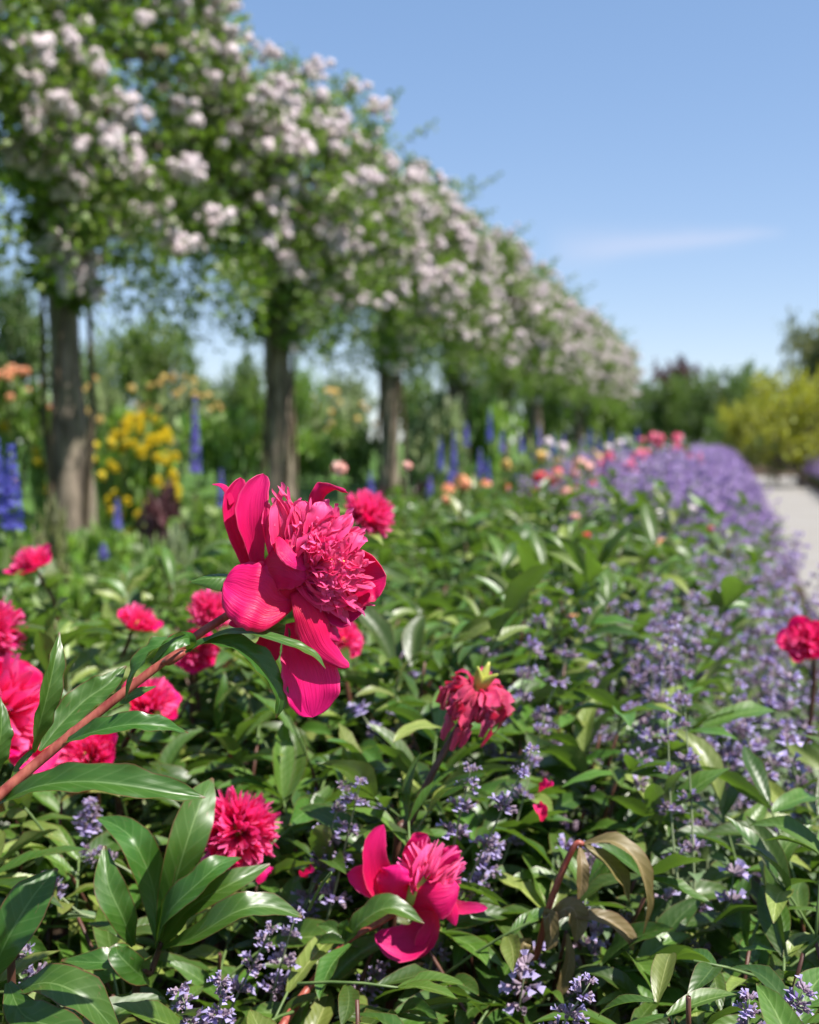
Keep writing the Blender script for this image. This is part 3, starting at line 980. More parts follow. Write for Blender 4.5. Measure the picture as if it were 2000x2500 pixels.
peony('bright pink pompon peony behind an upright broad leaf', 585, 2025, 1.38, .047, 'pom', (.25, .35, .9), 560, 11, leaves=0)
loose_peony()
peony('withered drooping dark pink peony on a dark stem', 1165, 1690, 1.42, .046, 'wilt', (.3, .8, .35), 930, 13, leaves=0,
      mid_pts=[(965, 2120, 1.40), (1000, 2010, 1.41), (1060, 1880, 1.42), (1110, 1790, 1.43)])
peony('big pink peony cut by the picture edge beside an upright leaf', 20, 1720, 1.48, .075, 'open', (.5, .5, .6), -60, 14)
peony('pink peony above the big one by the lawn side', -15, 1530, 1.75, .05, 'pom', (.6, .5, .5), -80, 15)
peony('small flat crimson peony above the curled leaf of the leading stem', 338, 1510, 2.05, .038, 'open', (.4, .8, .3), 330, 16)
peony('pink peony peeping out behind the leading red stem', 515, 1485, 1.9, .036, 'pom', (.3, .6, .6), 520, 17)
peony('crimson cup shaped peony half hidden by green leaves', 375, 1705, 1.6, .042, 'open', (.5, .7, .4), 340, 18)
peony('deep pink peony under the long wavy leaf', 200, 1840, 1.55, .046, 'open', (-.2, .5, .7), 190, 19)
peony('red peony close below the bend of the leading stem', 478, 1585, 1.85, .036, 'open', (.2, .3, .8), 470, 20)
peony('pink peony right behind the leading bloom', 850, 1560, 1.9, .032, 'open', (.5, .4, .6), 860, 21)
peony('round pink peony rising beside the petals of the leading bloom', 908, 1248, 1.95, .044, 'pom', (.5, .6, .4), 915, 22, low=2.0)
peony('ragged crimson peony standing in bright green growth by the pergola post', 72, 1368, 2.4, .046, 'open', (-.3, .75, .4), 85, 23)
peony('crimson peony among catmint beside the lavender', 1960, 1560, 2.1, .04, 'open', (-.4, .4, .7), 1950, 24)

# ------------------------------------------------------------------ named leafy shoots in the near bed


def shoot(label, base_px, base_d, stem_pts, leaves, mat='leaf_hero', stem='stem_dark', name='peony_shoot'):
    g0 = gnd(base_px, base_d)
    root = thing(name, label, 'plant', g0)
    pts = np.array([g0] + [at(*p) for p in stem_pts]) - g0
    V, Q = tube(pts, np.linspace(.005, .003, len(pts)), 8, 30)
    part('stem', mesh('stem', V, Q, None, [stem]), root)
    for k, (mid, hw, N, fo) in enumerate(leaves):
        P = np.array([at(*p) for p in mid]) - g0
        d = mid[0][2]
        V, Q, st = ribbon(P, np.array(hw) * d / F, hv(N), nt=18, ns=9, fold=fo, wave=.12, seed=300 + k + int(base_px))
        part('leaf', mesh('leaf', V, Q, st, [mat]), root)


dl = 1.24
shoot('fan of long glossy green leaves below the leading stem', 330, 1.25, [(330, 2480, 1.22), (370, 2370, dl), (395, 2300, dl)], [
    ([(385, 2300, dl), (420, 2180, dl - .02), (455, 2060, dl - .03), (490, 1960, dl - .01), (520, 1900, dl + .02)], [6, 34, 46, 40, 3], (.35, -.15, -.9), .15),
    ([(385, 2300, dl), (375, 2170, dl + .01), (330, 2060, dl), (290, 2020, dl + .02), (235, 1995, dl + .04)], [6, 38, 42, 30, 3], (.2, -.7, -.65), .35),
    ([(325, 2310, dl), (300, 2240, dl - .02), (265, 2160, dl - .02), (255, 2065, dl)], [5, 32, 36, 3], (.3, -.4, -.85), .35),
    ([(380, 2310, dl), (410, 2230, dl - .03), (480, 2160, dl - .04), (540, 2110, dl - .03), (590, 2095, dl)], [6, 34, 36, 28, 3], (-.1, -.75, -.6), .3),
    ([(395, 2310, dl), (460, 2220, dl - .02), (560, 2160, dl - .03), (660, 2110, dl)], [6, 34, 32, 3], (.2, -.7, -.6), .35),
    ([(390, 2320, dl), (470, 2290, dl - .05), (580, 2225, dl - .07), (660, 2215, dl - .06), (740, 2240, dl - .05)], [5, 32, 38, 30, 3], (0, -.8, -.55), .4),
    ([(325, 2310, dl), (290, 2270, dl), (215, 2255, dl + .02)], [4, 20, 3], (0, -.8, -.5), .3),
    ([(360, 2390, dl), (330, 2340, dl - .04), (250, 2350, dl - .06), (150, 2345, dl - .05)], [5, 34, 32, 3], (-.1, -.8, -.5), .4),
    ([(365, 2400, dl), (330, 2370, dl - .06), (290, 2330, dl - .07), (285, 2310, dl - .06)], [5, 30, 26, 3], (.1, -.5, -.8), .2)])
dl = 1.36
shoot('broad pale sheened leaves lying along the lower corner of the bed', 40, 1.1, [(30, 2440, 1.08), (40, 2330, 1.08)], [
    ([(-30, 2400, 1.06), (20, 2290, 1.05), (80, 2190, 1.06), (140, 2120, 1.08)], [10, 48, 50, 4], (.25, -.7, -.65), .15),
    ([(30, 2420, 1.06), (120, 2400, 1.04), (210, 2440, 1.03), (300, 2540, 1.04)], [8, 44, 48, 4], (.1, -.8, -.5), .35),
    ([(20, 2400, 1.06), (60, 2480, 1.02), (160, 2520, 1.0), (230, 2600, 1.0)], [8, 40, 40, 4], (0, -.8, -.5), .35)], mat='leaf_hero')
dl = 1.3
shoot('wilting peony shoot with limp brownish hanging leaves', 1300, 1.36, [(1270, 2420, 1.34), (1310, 2330, 1.33), (1345, 2200, 1.31), (1400, 2070, dl), (1425, 2060, dl)], [
    ([(1425, 2060, dl), (1500, 2055, dl - .02), (1560, 2110, dl - .03), (1580, 2200, dl - .02), (1570, 2280, dl)], [5, 22, 26, 22, 3], (.6, -.5, -.6), .5),
    ([(1425, 2065, dl), (1480, 2100, dl), (1520, 2150, dl + .01), (1535, 2200, dl + .02)], [5, 22, 24, 3], (.5, -.4, -.6), .4),
    ([(1415, 2065, dl), (1420, 2110, dl - .02), (1420, 2160, dl - .02), (1412, 2195, dl - .02)], [4, 16, 15, 3], (.3, -.1, -.9), .4),
    ([(1330, 2250, 1.31), (1390, 2215, dl), (1410, 2250, dl), (1405, 2300, dl)], [4, 24, 26, 3], (.2, -.5, -.8), .4),
    ([(1330, 2255, 1.31), (1340, 2230, dl), (1345, 2290, dl), (1335, 2320, dl)], [4, 18, 18, 3], (.2, -.2, -.9), .4),
    ([(1400, 2240, dl), (1470, 2240, dl), (1530, 2280, dl), (1545, 2320, dl)], [4, 20, 22, 3], (.2, -.7, -.6), .4),
    ([(1385, 2280, dl), (1390, 2340, dl), (1375, 2400, dl), (1360, 2440, dl)], [4, 14, 16, 3], (.2, -.2, -.9), .4),
    ([(1300, 2330, 1.32), (1280, 2300, dl), (1275, 2360, dl), (1285, 2400, dl)], [4, 18, 18, 3], (-.2, -.2, -.9), .4)], mat='leaf_dry', stem='stem_red')
shoot('two upright grey green leaves standing between dark stems', 565, 1.85, [(565, 1900, 1.8), (562, 1800, 1.78)], [
    ([(530, 1790, 1.78), (535, 1730, 1.77), (545, 1680, 1.77), (548, 1640, 1.78)], [4, 15, 13, 2], (.5, 0, -.8), .3),
    ([(562, 1800, 1.78), (575, 1760, 1.77), (592, 1720, 1.77), (600, 1690, 1.78)], [4, 16, 15, 2], (.4, -.2, -.9), .3)], stem='stem_red')

# ------------------------------------------------------------------ peony bushes


def bush_layout(seed, rad=.34, hh=.70, nst=9, nl=5, nlf=6):
    rs = np.random.RandomState(seed)
    stems, leaves = [], []
    for i in range(nst):
        a = 6.283 * (i + rs.rand() * .7) / nst
        r = rad * math.sqrt(rs.uniform(.03, 1))
        top = np.array([r * math.cos(a), r * math.sin(a), hh * rs.uniform(.82, 1.06) * (1 - .2 * (r / rad) ** 2)])
        pts = np.array([(0.03 * math.cos(a), .03 * math.sin(a), 0), top * [.35, .35, .45], top * [.75, .75, .8], top])
        stems.append(pts)
        C = spline(pts, 40)
        for j in range(nl):
            f = .5 + .5 * (j + rs.rand() * .5) / nl if j < nl - 1 else 1.0
            p = C[min(39, int(f * 39))]
            b = a + j * 2.4 + rs.normal(0, .4)
            el = rs.uniform(.0, .75) if f < .95 else rs.uniform(.3, 1.1)
            o = np.array([math.cos(b) * math.cos(el), math.sin(b) * math.cos(el), math.sin(el)])
            Lp = rs.uniform(.05, .12)
            q = p + o * Lp
            sd = unit(np.cross(o, [0, 0, 1.0]))
            for k in range(nlf):
                x = (k - (nlf - 1) / 2) / ((nlf - 1) / 2)
                ang = x * 1.35 + rs.normal(0, .15)
                dr = o * math.cos(ang) + sd * math.sin(ang) + np.array([0, 0, rs.uniform(-.35, .35)])
                bp = p + o * Lp * (1 - .6 * abs(x) * rs.rand())
                leaves.append((bp, unit(dr), unit(np.array([0, 0, 1.0]) + rs.normal(0, .35, 3)), rs.uniform(.072, .125) * (1.1 - .25 * abs(x)), rs.randint(8)))
            stems.append(np.array([p, p + o * Lp * .5 + np.array([0, 0, .004]), q]))
    return stems, leaves


def stems_mesh(stems, name='stem', mats=('stem_dark', 'stem_green'), n=5):
    ac = Acc()
    for P in stems:
        big = len(P) > 3
        V, Q = tube(P, np.linspace(.0036, .0022, len(P)) if big else np.linspace(.0018, .0014, len(P)), n, 10 if big else 4)
        ac.add(V, Q, None, 0 if big else 1)
    return ac.mesh(name, list(mats))


def pick(p, tip):
    """leaves must not stand in front of the blooms"""
    for q in (p, tip, (p + tip) / 2):
        x, y, d = proj(q)
        if d < .86:
            return False
        if d < 1.16 and y < 2010:
            return False
        if d < 1.0 and y < 2250:
            return False
        for cx, cy_, r, dd in CLEAR:
            if d < dd + .01 and (x - cx) ** 2 + (y - cy_) ** 2 < (r * 1.08) ** 2:
                return False
        if d < 1.3 and 480 < x < 960 and 1100 < y < 1800:
            return False
        if d < 1.30 and 200 < x < 760 and 1900 < y < 2420:
            return False
        if d < 1.28 and 1270 < x < 1600 and 2030 < y < 2440:
            return False
    return True


BED_U0, BED_U1 = -1.75, -.42
rs = np.random.RandomState(5)
spots = []
vv = .15
while vv < 8.6:
    st_ = .33 if vv < 2.6 else .44
    u1 = .45 if vv < 1.5 else BED_U1
    n = int((u1 - BED_U0) / st_)
    for i in range(n + 1):
        u = BED_U0 + (u1 - BED_U0) * (i + .5 * (int(vv / st_) % 2)) / n + rs.normal(0, .05)
        spots.append((u, vv + rs.normal(0, .06)))
    vv += st_
near_list, mid_list = [], []
for u, v in spots:
    p = np.array([u, v, .6])
    x, y, d = proj(p)
    if d < .25 or not (-450 < x < 2450):
        continue
    if d < 1.0 and y > 4200:
        continue
    if u < -1.30 and v > 2.3 and v < 6.0:
        continue
    (near_list if d < 2.9 else mid_list).append((d, u, v))
BUSH = 'leafy peony bushes filling the bed'
MARKS = [[*at(a_, b_, c_)[:2], n_, 0] for a_, b_, c_, n_ in MARK_PTS]
nleaf = 0
for k, (d, u, v) in enumerate(sorted(near_list)):
    hh = .50 + .05 * rs.rand() if d < 1.1 else (.56 + .05 * rs.rand() if d < 1.6 else .66 + .08 * rs.rand())
    lm = min(MARKS, key=lambda m: (m[0] - u) ** 2 + (m[1] - v) ** 2 + 9 * m[3])
    lm[3] += 1
    side = 'leafy green peony bush growing nearest the '
    if lm[3] > 1:
        side = 'leafy green peony bush on the %s side of the ' % ('path' if u > lm[0] else 'pergola') if lm[3] == 2 else 'leafy green peony bush next but one to the '
    root = thing('peony_bush', side + lm[2], 'bush', (u, v, 0), 0, BUSH)
    stems, leaves = bush_layout(1000 + k, .34, hh, 10, 6, 5)
    b = np.array([u, v, 0])
    stems = [P for P in stems if all(pick(x + b, x + b) for x in P[-2:])]
    if stems:
        part('stem', stems_mesh(stems), root, None, True)
    for (bp, dr, up_, sc, mi_) in leaves:
        if not pick(bp + b, bp + b + dr * sc):
            continue
        X, Y, Z = frame(dr, up_)
        part('leaf', LEAF_LIB[mi_], root, m34(bp, X, Y, Z, sc * (.82 if d < 1.3 else 1.0)))
        nleaf += 1

MIDV = []
for k in range(5):
    stems, leaves = bush_layout(2000 + k, .38, .72, 9, 5, 6)
    top = sorted(leaves, key=lambda l: -l[0][2])
    ac = Acc()
    rr_ = np.random.RandomState(k)
    for j in range(3):
        ls = [l for i, l in enumerate(top[46:]) if i % 3 == j]
        mats = np.zeros((len(ls), 3, 4))
        for i, (bp, dr, up_, sc, _) in enumerate(ls):
            X, Y, Z = frame(dr, up_)
            mats[i, :, 0], mats[i, :, 1], mats[i, :, 2], mats[i, :, 3] = X * sc, Y * sc, Z * sc, bp
        ac.many(LEAF_LOW[j][0], LEAF_LOW[j][1], LEAF_LOW[j][2], mats, rr_.rand(len(ls)))
    MIDV.append((stems_mesh(stems, n=4), ac.mesh('foliage', ['leaf_peony']), top[:46]))
for k, (d, u, v) in enumerate(sorted(mid_list)):
    sm, fm, top = MIDV[k % 5]
    root = thing('peony_bush', 'green peony foliage mound farther along the bed', 'bush', (u, v, 0), rs.uniform(0, 6.28), 'peony mounds farther along the bed')
    part('stem', sm, root, None, True)
    part('foliage', fm, root, None, True)
    if d < 6.5:
        for (bp, dr, up_, sc, mi_) in top:
            X, Y, Z = frame(dr, up_)
            part('leaf', LEAF_LIB[mi_], root, m34(bp, X, Y, Z, sc * 1.1))

# ------------------------------------------------------------------ catmint
FL = []


def floret_pattern():
    """calyx tube with two-lipped flower, along +Y, unit length"""
    a = np.linspace(0, 6.283, 5)[:-1]
    V = [(0.10 * math.cos(x), 0.0, .10 * math.sin(x)) for x in a] + [(0.2 * math.cos(x), .55, .2 * math.sin(x)) for x in a]
    Q = [(i, (i + 1) % 4, 4 + (i + 1) % 4, 4 + i) for i in range(4)]
    V2 = [(-.13, .5, 0), (.13, .5, 0), (.22, .95, .22), (-.22, .95, .22), (-.13, .5, -.05), (.13, .5, -.05), (.36, 1.0, -.35), (-.36, 1.0, -.35)]
    Q2 = [(0, 1, 2, 3), (5, 4, 7, 6)]
    s1 = np.array([(0, .2 if i < 4 else .9, 0) for i in range(8)], float)
    s2 = np.array([(0, .2, 0), (0, .2, 0), (1, 1, 0), (-1, 1, 0)] * 2, float)
    return np.array(V), np.array(Q), s1, np.array(V2), np.array(Q2), s2


FV, FQ, FS, PV, PQ, PS = floret_pattern()


def put_whorl(ac, c, axis, r, n, rs, open_p=.38, fl=.012):
    """ring of florets round point c on a stalk with direction axis; materials 0 calyx, 1 petal"""
    ms, mp = [], []
    for i in range(n):
        a = rs.uniform(0, 6.283)
        q = unit(np.cross(axis, [.31, .2, .9]))
        w = np.cross(axis, q)
        o = unit(q * math.cos(a) + w * math.sin(a) + axis * rs.uniform(.1, .9))
        X, Y, Z = frame(o, axis)
        f = fl * rs.uniform(.75, 1.15)
        p = c + o * r * rs.uniform(.1, .8) + axis * rs.uniform(-.5, .5) * r * .7
        m = np.zeros((3, 4))
        m[:, 0], m[:, 1], m[:, 2], m[:, 3] = X * f, Y * f, Z * f, p
        ms.append(m)
        if rs.rand() < open_p:
            mp.append(m)
    ac.many(FV, FQ, FS, np.array(ms), rs.rand(len(ms)), 0)
    if mp:
        ac.many(PV, PQ, PS, np.array(mp), rs.rand(len(mp)), 1)


WHORL = []
for k in range(5):
    ac = Acc()
    rs_ = np.random.RandomState(70 + k)
    put_whorl(ac, np.zeros(3), np.array([0, 0, 1.0]), .013, 26, rs_, .34)
    WHORL.append(ac.mesh('flower_whorl', ['calyx', 'violet']))
SMALL_LEAF = ribbon([(0, 0, 0), (0, .3, .05), (0, .7, .03), (0, 1, -.1)], [.05, .26, .2, .01], (0, 0, 1), fold=.3, nt=5, ns=3, seed=4)
CAT_LEAF = mesh('catmint_leaf', *SMALL_LEAF, ['leaf_catmint'])


def catmint_stalk(label, px, py, d, lean, length, seed, nw=6, group=None):
    """one flowering stalk: tip at (px, py, d), rooted in the bed"""
    rs = np.random.RandomState(seed)
    tip = at(px, py, d)
    ax = unit(lean[0] * CAMR + np.array([0, 0, 1.0]) * lean[1] - _fh * lean[2])
    low = tip - ax * length
    g0 = np.array([low[0] - ax[0] * .1, low[1] - ax[1] * .1, 0])
    root = thing('catmint_stalk', label, 'flower', g0, 0, group)
    pts = np.array([g0, g0 * .5 + low * .5 + rs.normal(0, .01, 3), low, (low + tip) / 2 + rs.normal(0, .004, 3), tip]) - g0
    V, Q = tube(pts, [.0024, .0022, .0019, .0015, .0006], 6, 26)
    part('stem', mesh('stem', V, Q, None, ['stem_pale']), root)
    C = spline(pts[2:], 50)
    f = 1.0
    step = .10
    for i in range(nw):
        p = C[int(max(0, f) * 49)]
        s = (.55 + .16 * i) if i < 3 else 1.0
        X, Y, Z = unit(np.cross(ax, [0.2, .1, .97])), None, ax
        Y = np.cross(Z, X)
        a = rs.uniform(0, 6.28)
        X, Y = X * math.cos(a) + Y * math.sin(a), Y * math.cos(a) - X * math.sin(a)
        part('flower_whorl', WHORL[rs.randint(5)], root, m34(p, X, Y, Z, s * rs.uniform(.9, 1.2)))
        f -= step
        step *= 1.28
        if f < 0:
            break
    Cl = spline(pts, 50)
    for i in range(7):
        p = Cl[int((.3 + .4 * rs.rand()) * 49)]
        a = rs.uniform(0, 6.28)
        X, Y, Z = frame(np.array([math.cos(a), math.sin(a), .2]), (0, 0, 1.0))
        part('leaf', CAT_LEAF, root, m34(p, X, Y, Z, rs.uniform(.025, .045)))
    return root


CS = [
    ('catmint stalk with dense whorls left of the loose crimson peony', 880, 1910, 1.36, (.22, 1, .1), .24, 8),
    ('catmint stalk leaning behind the loose crimson peony', 840, 1925, 1.40, (.35, 1, 0), .26, 8),
    ('catmint stalk with blue florets below the withered peony', 1150, 1880, 1.34, (.15, 1, .1), .20, 7),
    ('tall mauve catmint stalk right of the withered peony', 1300, 1830, 1.32, (.42, 1, .1), .30, 8),
    ('catmint stalk flowering between the two lower peonies', 790, 2060, 1.40, (.35, 1, 0), .16, 6),
    ('short catmint stalk under the long wavy leaf', 225, 1960, 1.5, (.2, 1, 0), .12, 4),
    ('catmint sprig crossing the dark stems at the lower side', 215, 2075, 1.42, (-.8, .6, 0), .11, 3),
    ('catmint sprig lying over the broad pale leaves', 105, 2150, 1.35, (-.7, .7, .1), .11, 3),
    ('catmint sprig by the bed corner with few florets', 60, 2330, 1.2, (-.5, .8, .1), .12, 3),
    ('bushy catmint stalk beneath the leaf fan', 660, 2270, 1.25, (.45, 1, .1), .20, 7),
    ('catmint stalk in front of the red diagonal stem', 720, 2240, 1.28, (.25, 1, .1), .2, 6),
    ('low catmint stalk below the pompon peony', 540, 2400, 1.12, (.2, 1, .1), .14, 5),
    ('low catmint stalk with bright florets at the bed front', 440, 2420, 1.1, (-.2, 1, .1), .12, 5),
    ('catmint stalk with pink tinged whorls by the wilting shoot', 1440, 2400, 1.08, (.5, 1, .1), .15, 5),
    ('catmint stalk at the bed front below dense leaves', 1830, 2440, 1.02, (.15, 1, .1), .12, 4),
    ('catmint stalk tip at the corner of the bed by the path', 1960, 2420, 1.02, (.4, 1, .1), .14, 4),
    ('catmint stalk low in the shade beneath the loose crimson peony', 930, 2360, 1.35, (.5, .8, .1), .12, 4),
    ('slender catmint stalk above the withered peony', 1185, 1565, 2.0, (.05, 1, 0), .2, 4),
    ('catmint stalk leaning toward the withered peony', 1215, 2060, 1.4, (.4, .9, .1), .15, 4),
]
for k, a in enumerate(CS):
    catmint_stalk(*a[:6], seed=600 + k, nw=a[6])


def stalk_variant(seed, L=.42, nw=7, low=False):
    rs = np.random.RandomState(seed)
    ac = Acc()
    ax = np.array([0, 0, 1.0])
    P = np.array([(0, 0, 0), (.02 * rs.normal(), .02 * rs.normal(), L * .5), (.03 * rs.normal(), .03 * rs.normal(), L)])
    V, Q = tube(P, [.002, .0016, .0006], 4 if low else 5, 6)
    ac.add(V, Q, None, 2)
    C = spline(P, 40)
    f, st_ = 1.0, .06
    for i in range(nw):
        put_whorl(ac, C[int(max(f, 0) * 39)], ax, .011 if i else .006, 10 if low else 18, rs, .36, .014 if low else .012)
        f -= st_
        st_ *= 1.3
    ms = []
    for i in range(12):
        p = C[int(rs.uniform(.05, .6) * 39)]
        a = rs.uniform(0, 6.28)
        X, Y, Z = frame(np.array([math.cos(a), math.sin(a), .3]), (0, 0, 1.0))
        m = np.zeros((3, 4))
        s = rs.uniform(.02, .04)
        m[:, 0], m[:, 1], m[:, 2], m[:, 3] = X * s, Y * s, Z * s, p
        ms.append(m)
    ac.many(SMALL_LEAF[0], SMALL_LEAF[1], SMALL_LEAF[2], np.array(ms), rs.rand(12), 3)
    return ac.mesh('flower_stalk', ['calyx', 'violet', 'stem_pale', 'leaf_catmint'])


STALK = [stalk_variant(80 + k, low=True) for k in range(6)]


def leaf_cloud(n, centre, radii, size, rs, pat=SMALL_LEAF, up=0.5, shell=.35, flat=0.0):
    """matrices for n small leaves through an ellipsoid"""
    u = unit(rs.normal(0, 1, (n, 3)))
    rr = (rs.uniform(shell, 1, n) ** .6)[:, None]
    P = np.asarray(centre) + u * rr * np.asarray(radii)
    D = unit(rs.normal(0, 1, (n, 3)) + u * .6)
    U = unit(rs.normal(0, 1, (n, 3)) + np.array([0, 0, up * 2]))
    X = unit(np.cross(D, U))
    Z = np.cross(X, D)
    s = rs.uniform(.7, 1.3, n) * size
    m = np.zeros((n, 3, 4))
    m[:, :, 0], m[:, :, 1], m[:, :, 2], m[:, :, 3] = X * s[:, None], D * s[:, None], Z * s[:, None], P
    return m


CATFOL = []
for k in range(3):
    rs_ = np.random.RandomState(120 + k)
    ac = Acc()
    m = leaf_cloud(900, (0, 0, .26), (.30, .30, .25), .034, rs_, shell=.05)
    ac.many(SMALL_LEAF[0], SMALL_LEAF[1], SMALL_LEAF[2], m, rs_.rand(len(m)))
    CATFOL.append(ac.mesh('foliage', ['leaf_catmint']))
rs = np.random.RandomState(8)
ck = 0
for v in np.arange(1.55, 5.6, .40):
    for u in ((-.20, .10, .36) if v < 3.4 else (-.36, -.06)):
        p = (u + rs.normal(0, .05), v + rs.normal(0, .06), 0)
        root = thing('catmint', 'spreading catmint with violet flower stalks between peonies and path', 'plant', p, rs.uniform(0, 6.28), 'catmint plants edging the bed')
        part('foliage', CATFOL[ck % 3], root, None, True)
        for i in range(20):
            a, r = rs.uniform(0, 6.28), .26 * math.sqrt(rs.rand())
            tilt = r * 2.0 + rs.normal(0, .12)
            Z = unit([math.cos(a) * tilt, math.sin(a) * tilt, 1])
            X = unit(np.cross(Z, [.1, .97, .2]))
            b = np.array([math.cos(a) * r * .7, math.sin(a) * r * .7, .17 if v > 1.7 else .06])
            sc = rs.uniform(.85, 1.25)
            tp = b + Z * .42 * sc + np.array(p)
            if not pick(b + Z * .2 + np.array(p), tp):
                continue
            part('flower_stalk', STALK[rs.randint(6)], root, m34(b, X, np.cross(Z, X), Z, sc))
        ck += 1

# ------------------------------------------------------------------ lavender hedges
LAV = []
SPK = (np.array([(-.5, 0, 0), (0, 0, -.5), (.5, 0, 0), (0, 0, .5)], float), np.array([(0, 1, 2, 3)]), np.array([(-1, .2, 0), (0, .6, 0), (1, 1, 0), (0, .6, 0)], float))
for k in range(3):
    rs_ = np.random.RandomState(140 + k)
    n = 620
    a = rs_.uniform(0, 6.28, n)
    r = np.sqrt(rs_.rand(n))
    el = r * 1.35
    D = np.stack([np.cos(a) * np.sin(el), np.sin(a) * np.sin(el), np.cos(el) + .15], 1)
    D = unit(D)
    tipr = rs_.uniform(.80, 1.06, n)
    tip = D * np.array([.66, .66, .80]) * tipr[:, None] + [0, 0, .06]
    basep = D * np.array([.40, .40, .46]) + [0, 0, .04]
    ac = Acc()
    # thin stalks
    sx = unit(np.cross(D, rs_.normal(0, 1, (n, 3)))) * .0022
    V = np.stack([basep - sx, basep + sx, tip + sx * .6, tip - sx * .6], 1)
    ac.add(V.reshape(-1, 3), np.arange(n * 4).reshape(-1, 4), None, 1)
    # flower spikes: whorls of small diamonds over the outer part of each stalk
    kk = 11
    f = np.linspace(.40, 1.02, kk)
    P = basep[:, None] + (tip - basep)[:, None] * f[None, :, None] + rs_.normal(0, .009, (n, kk, 3))
    P = P.reshape(-1, 3)
    nn = len(P)
    Y = unit(rs_.normal(0, 1, (nn, 3)))
    X = unit(np.cross(Y, rs_.normal(0, 1, (nn, 3))))
    Z = np.cross(X, Y)
    s = rs_.uniform(.014, .026, nn)
    m = np.zeros((nn, 3, 4))
    m[:, :, 0], m[:, :, 1], m[:, :, 2], m[:, :, 3] = X * s[:, None], Y * s[:, None], Z * s[:, None] * 1.3, P
    ac.many(SPK[0], SPK[1], SPK[2], m, np.repeat(rs_.rand(n), kk), 0)
    m = leaf_cloud(900, (0, 0, .24), (.48, .48, .32), .045, rs_, shell=.3)
    fa = Acc()
    fa.many(SMALL_LEAF[0] * [.5, 1, 1], SMALL_LEAF[1], SMALL_LEAF[2], m, rs_.rand(len(m)))
    LAV.append((ac.mesh('flower_spikes', ['lavender', 'stem_pale']), fa.mesh('foliage', ['leaf_catmint'])))
rs = np.random.RandomState(9)


def lavender(u, v, sc, label, group):
    root = thing('lavender', label, 'plant', (u, v, 0), rs.uniform(0, 6.28), group)
    a, b = LAV[rs.randint(3)]
    mt = Matrix.Diagonal((sc, sc, sc * rs.uniform(.96, 1.06), 1))
    part('flower_spikes', a, root, mt, True)
    part('foliage', b, root, mt, True)


v = 5.6
while v < 36:
    for u in ((-.90, -.36) if v > 7 else (-.36,)):
        lavender(u + rs.normal(0, .05), v + rs.normal(0, .08), rs.uniform(.98, 1.1), 'purple lavender mound in the hedge between rose bed and path', 'lavender mounds on the bed side of the path')
    v += .62 if v < 14 else .8
v = 9.0
while v < 36:
    for u in (2.3, 2.95):
        lavender(u + rs.normal(0, .05), v + rs.normal(0, .08), rs.uniform(.98, 1.08), 'purple lavender mound in the hedge across the path', 'lavender mounds across the path')
    v += .75

# ------------------------------------------------------------------ roses: small round bloom
RB = {}


def rose_mesh(mat, seed, n=1, spread=0.0, rad=.03):
    rs = np.random.RandomState(seed)
    ac = Acc()
    for i in range(n):
        c = rs.normal(0, spread, 3) * [1, 1, .7]
        r = rad * rs.uniform(.75, 1.15)
        k = 22
        u = unit(rs.normal(0, 1, (k, 3)) + [0, 0, .35])
        q = unit(np.cross(u, rs.normal(0, 1, (k, 3))))
        w = np.cross(u, q)
        rr = r * rs.uniform(.55, 1.0, k)[:, None]
        h = (r * rs.uniform(.45, .7, k))[:, None]
        P = c + u * rr
        V = np.stack([P - q * h - u * h * .4, P - w * h - u * h * .1, P + q * h - u * h * .4, P + w * h + u * h * .2], 1)
        st = np.stack([np.tile([-1, 0, 1, 0], k), np.tile([.3, .1, .5, 1.0], k), np.repeat(rs.rand(k), 4)], 1)
        ac.add(V.reshape(-1, 3), np.arange(k * 4).reshape(-1, 4), st)
    if mat == 'rose_pale' and seed >= 30:
        ROSEPAT.append((np.concatenate(ac.V), np.concatenate(ac.Q), np.concatenate(ac.S)))
    return ac.mesh('bloom', [mat])


for key in ('rose_pale', 'rose_pink', 'rose_blush', 'rose_red', 'rose_orange', 'rose_yellow'):
    RB[key] = [rose_mesh(key, 7 * k + 1, 1, 0, .042) for k in range(2)]
ROSEPAT = []
CLUSTER = [rose_mesh('rose_pale', 30 + k, n, s, .030) for k, (n, s) in enumerate([(1, 0), (2, .018), (3, .022), (5, .03), (7, .036), (9, .042)])]

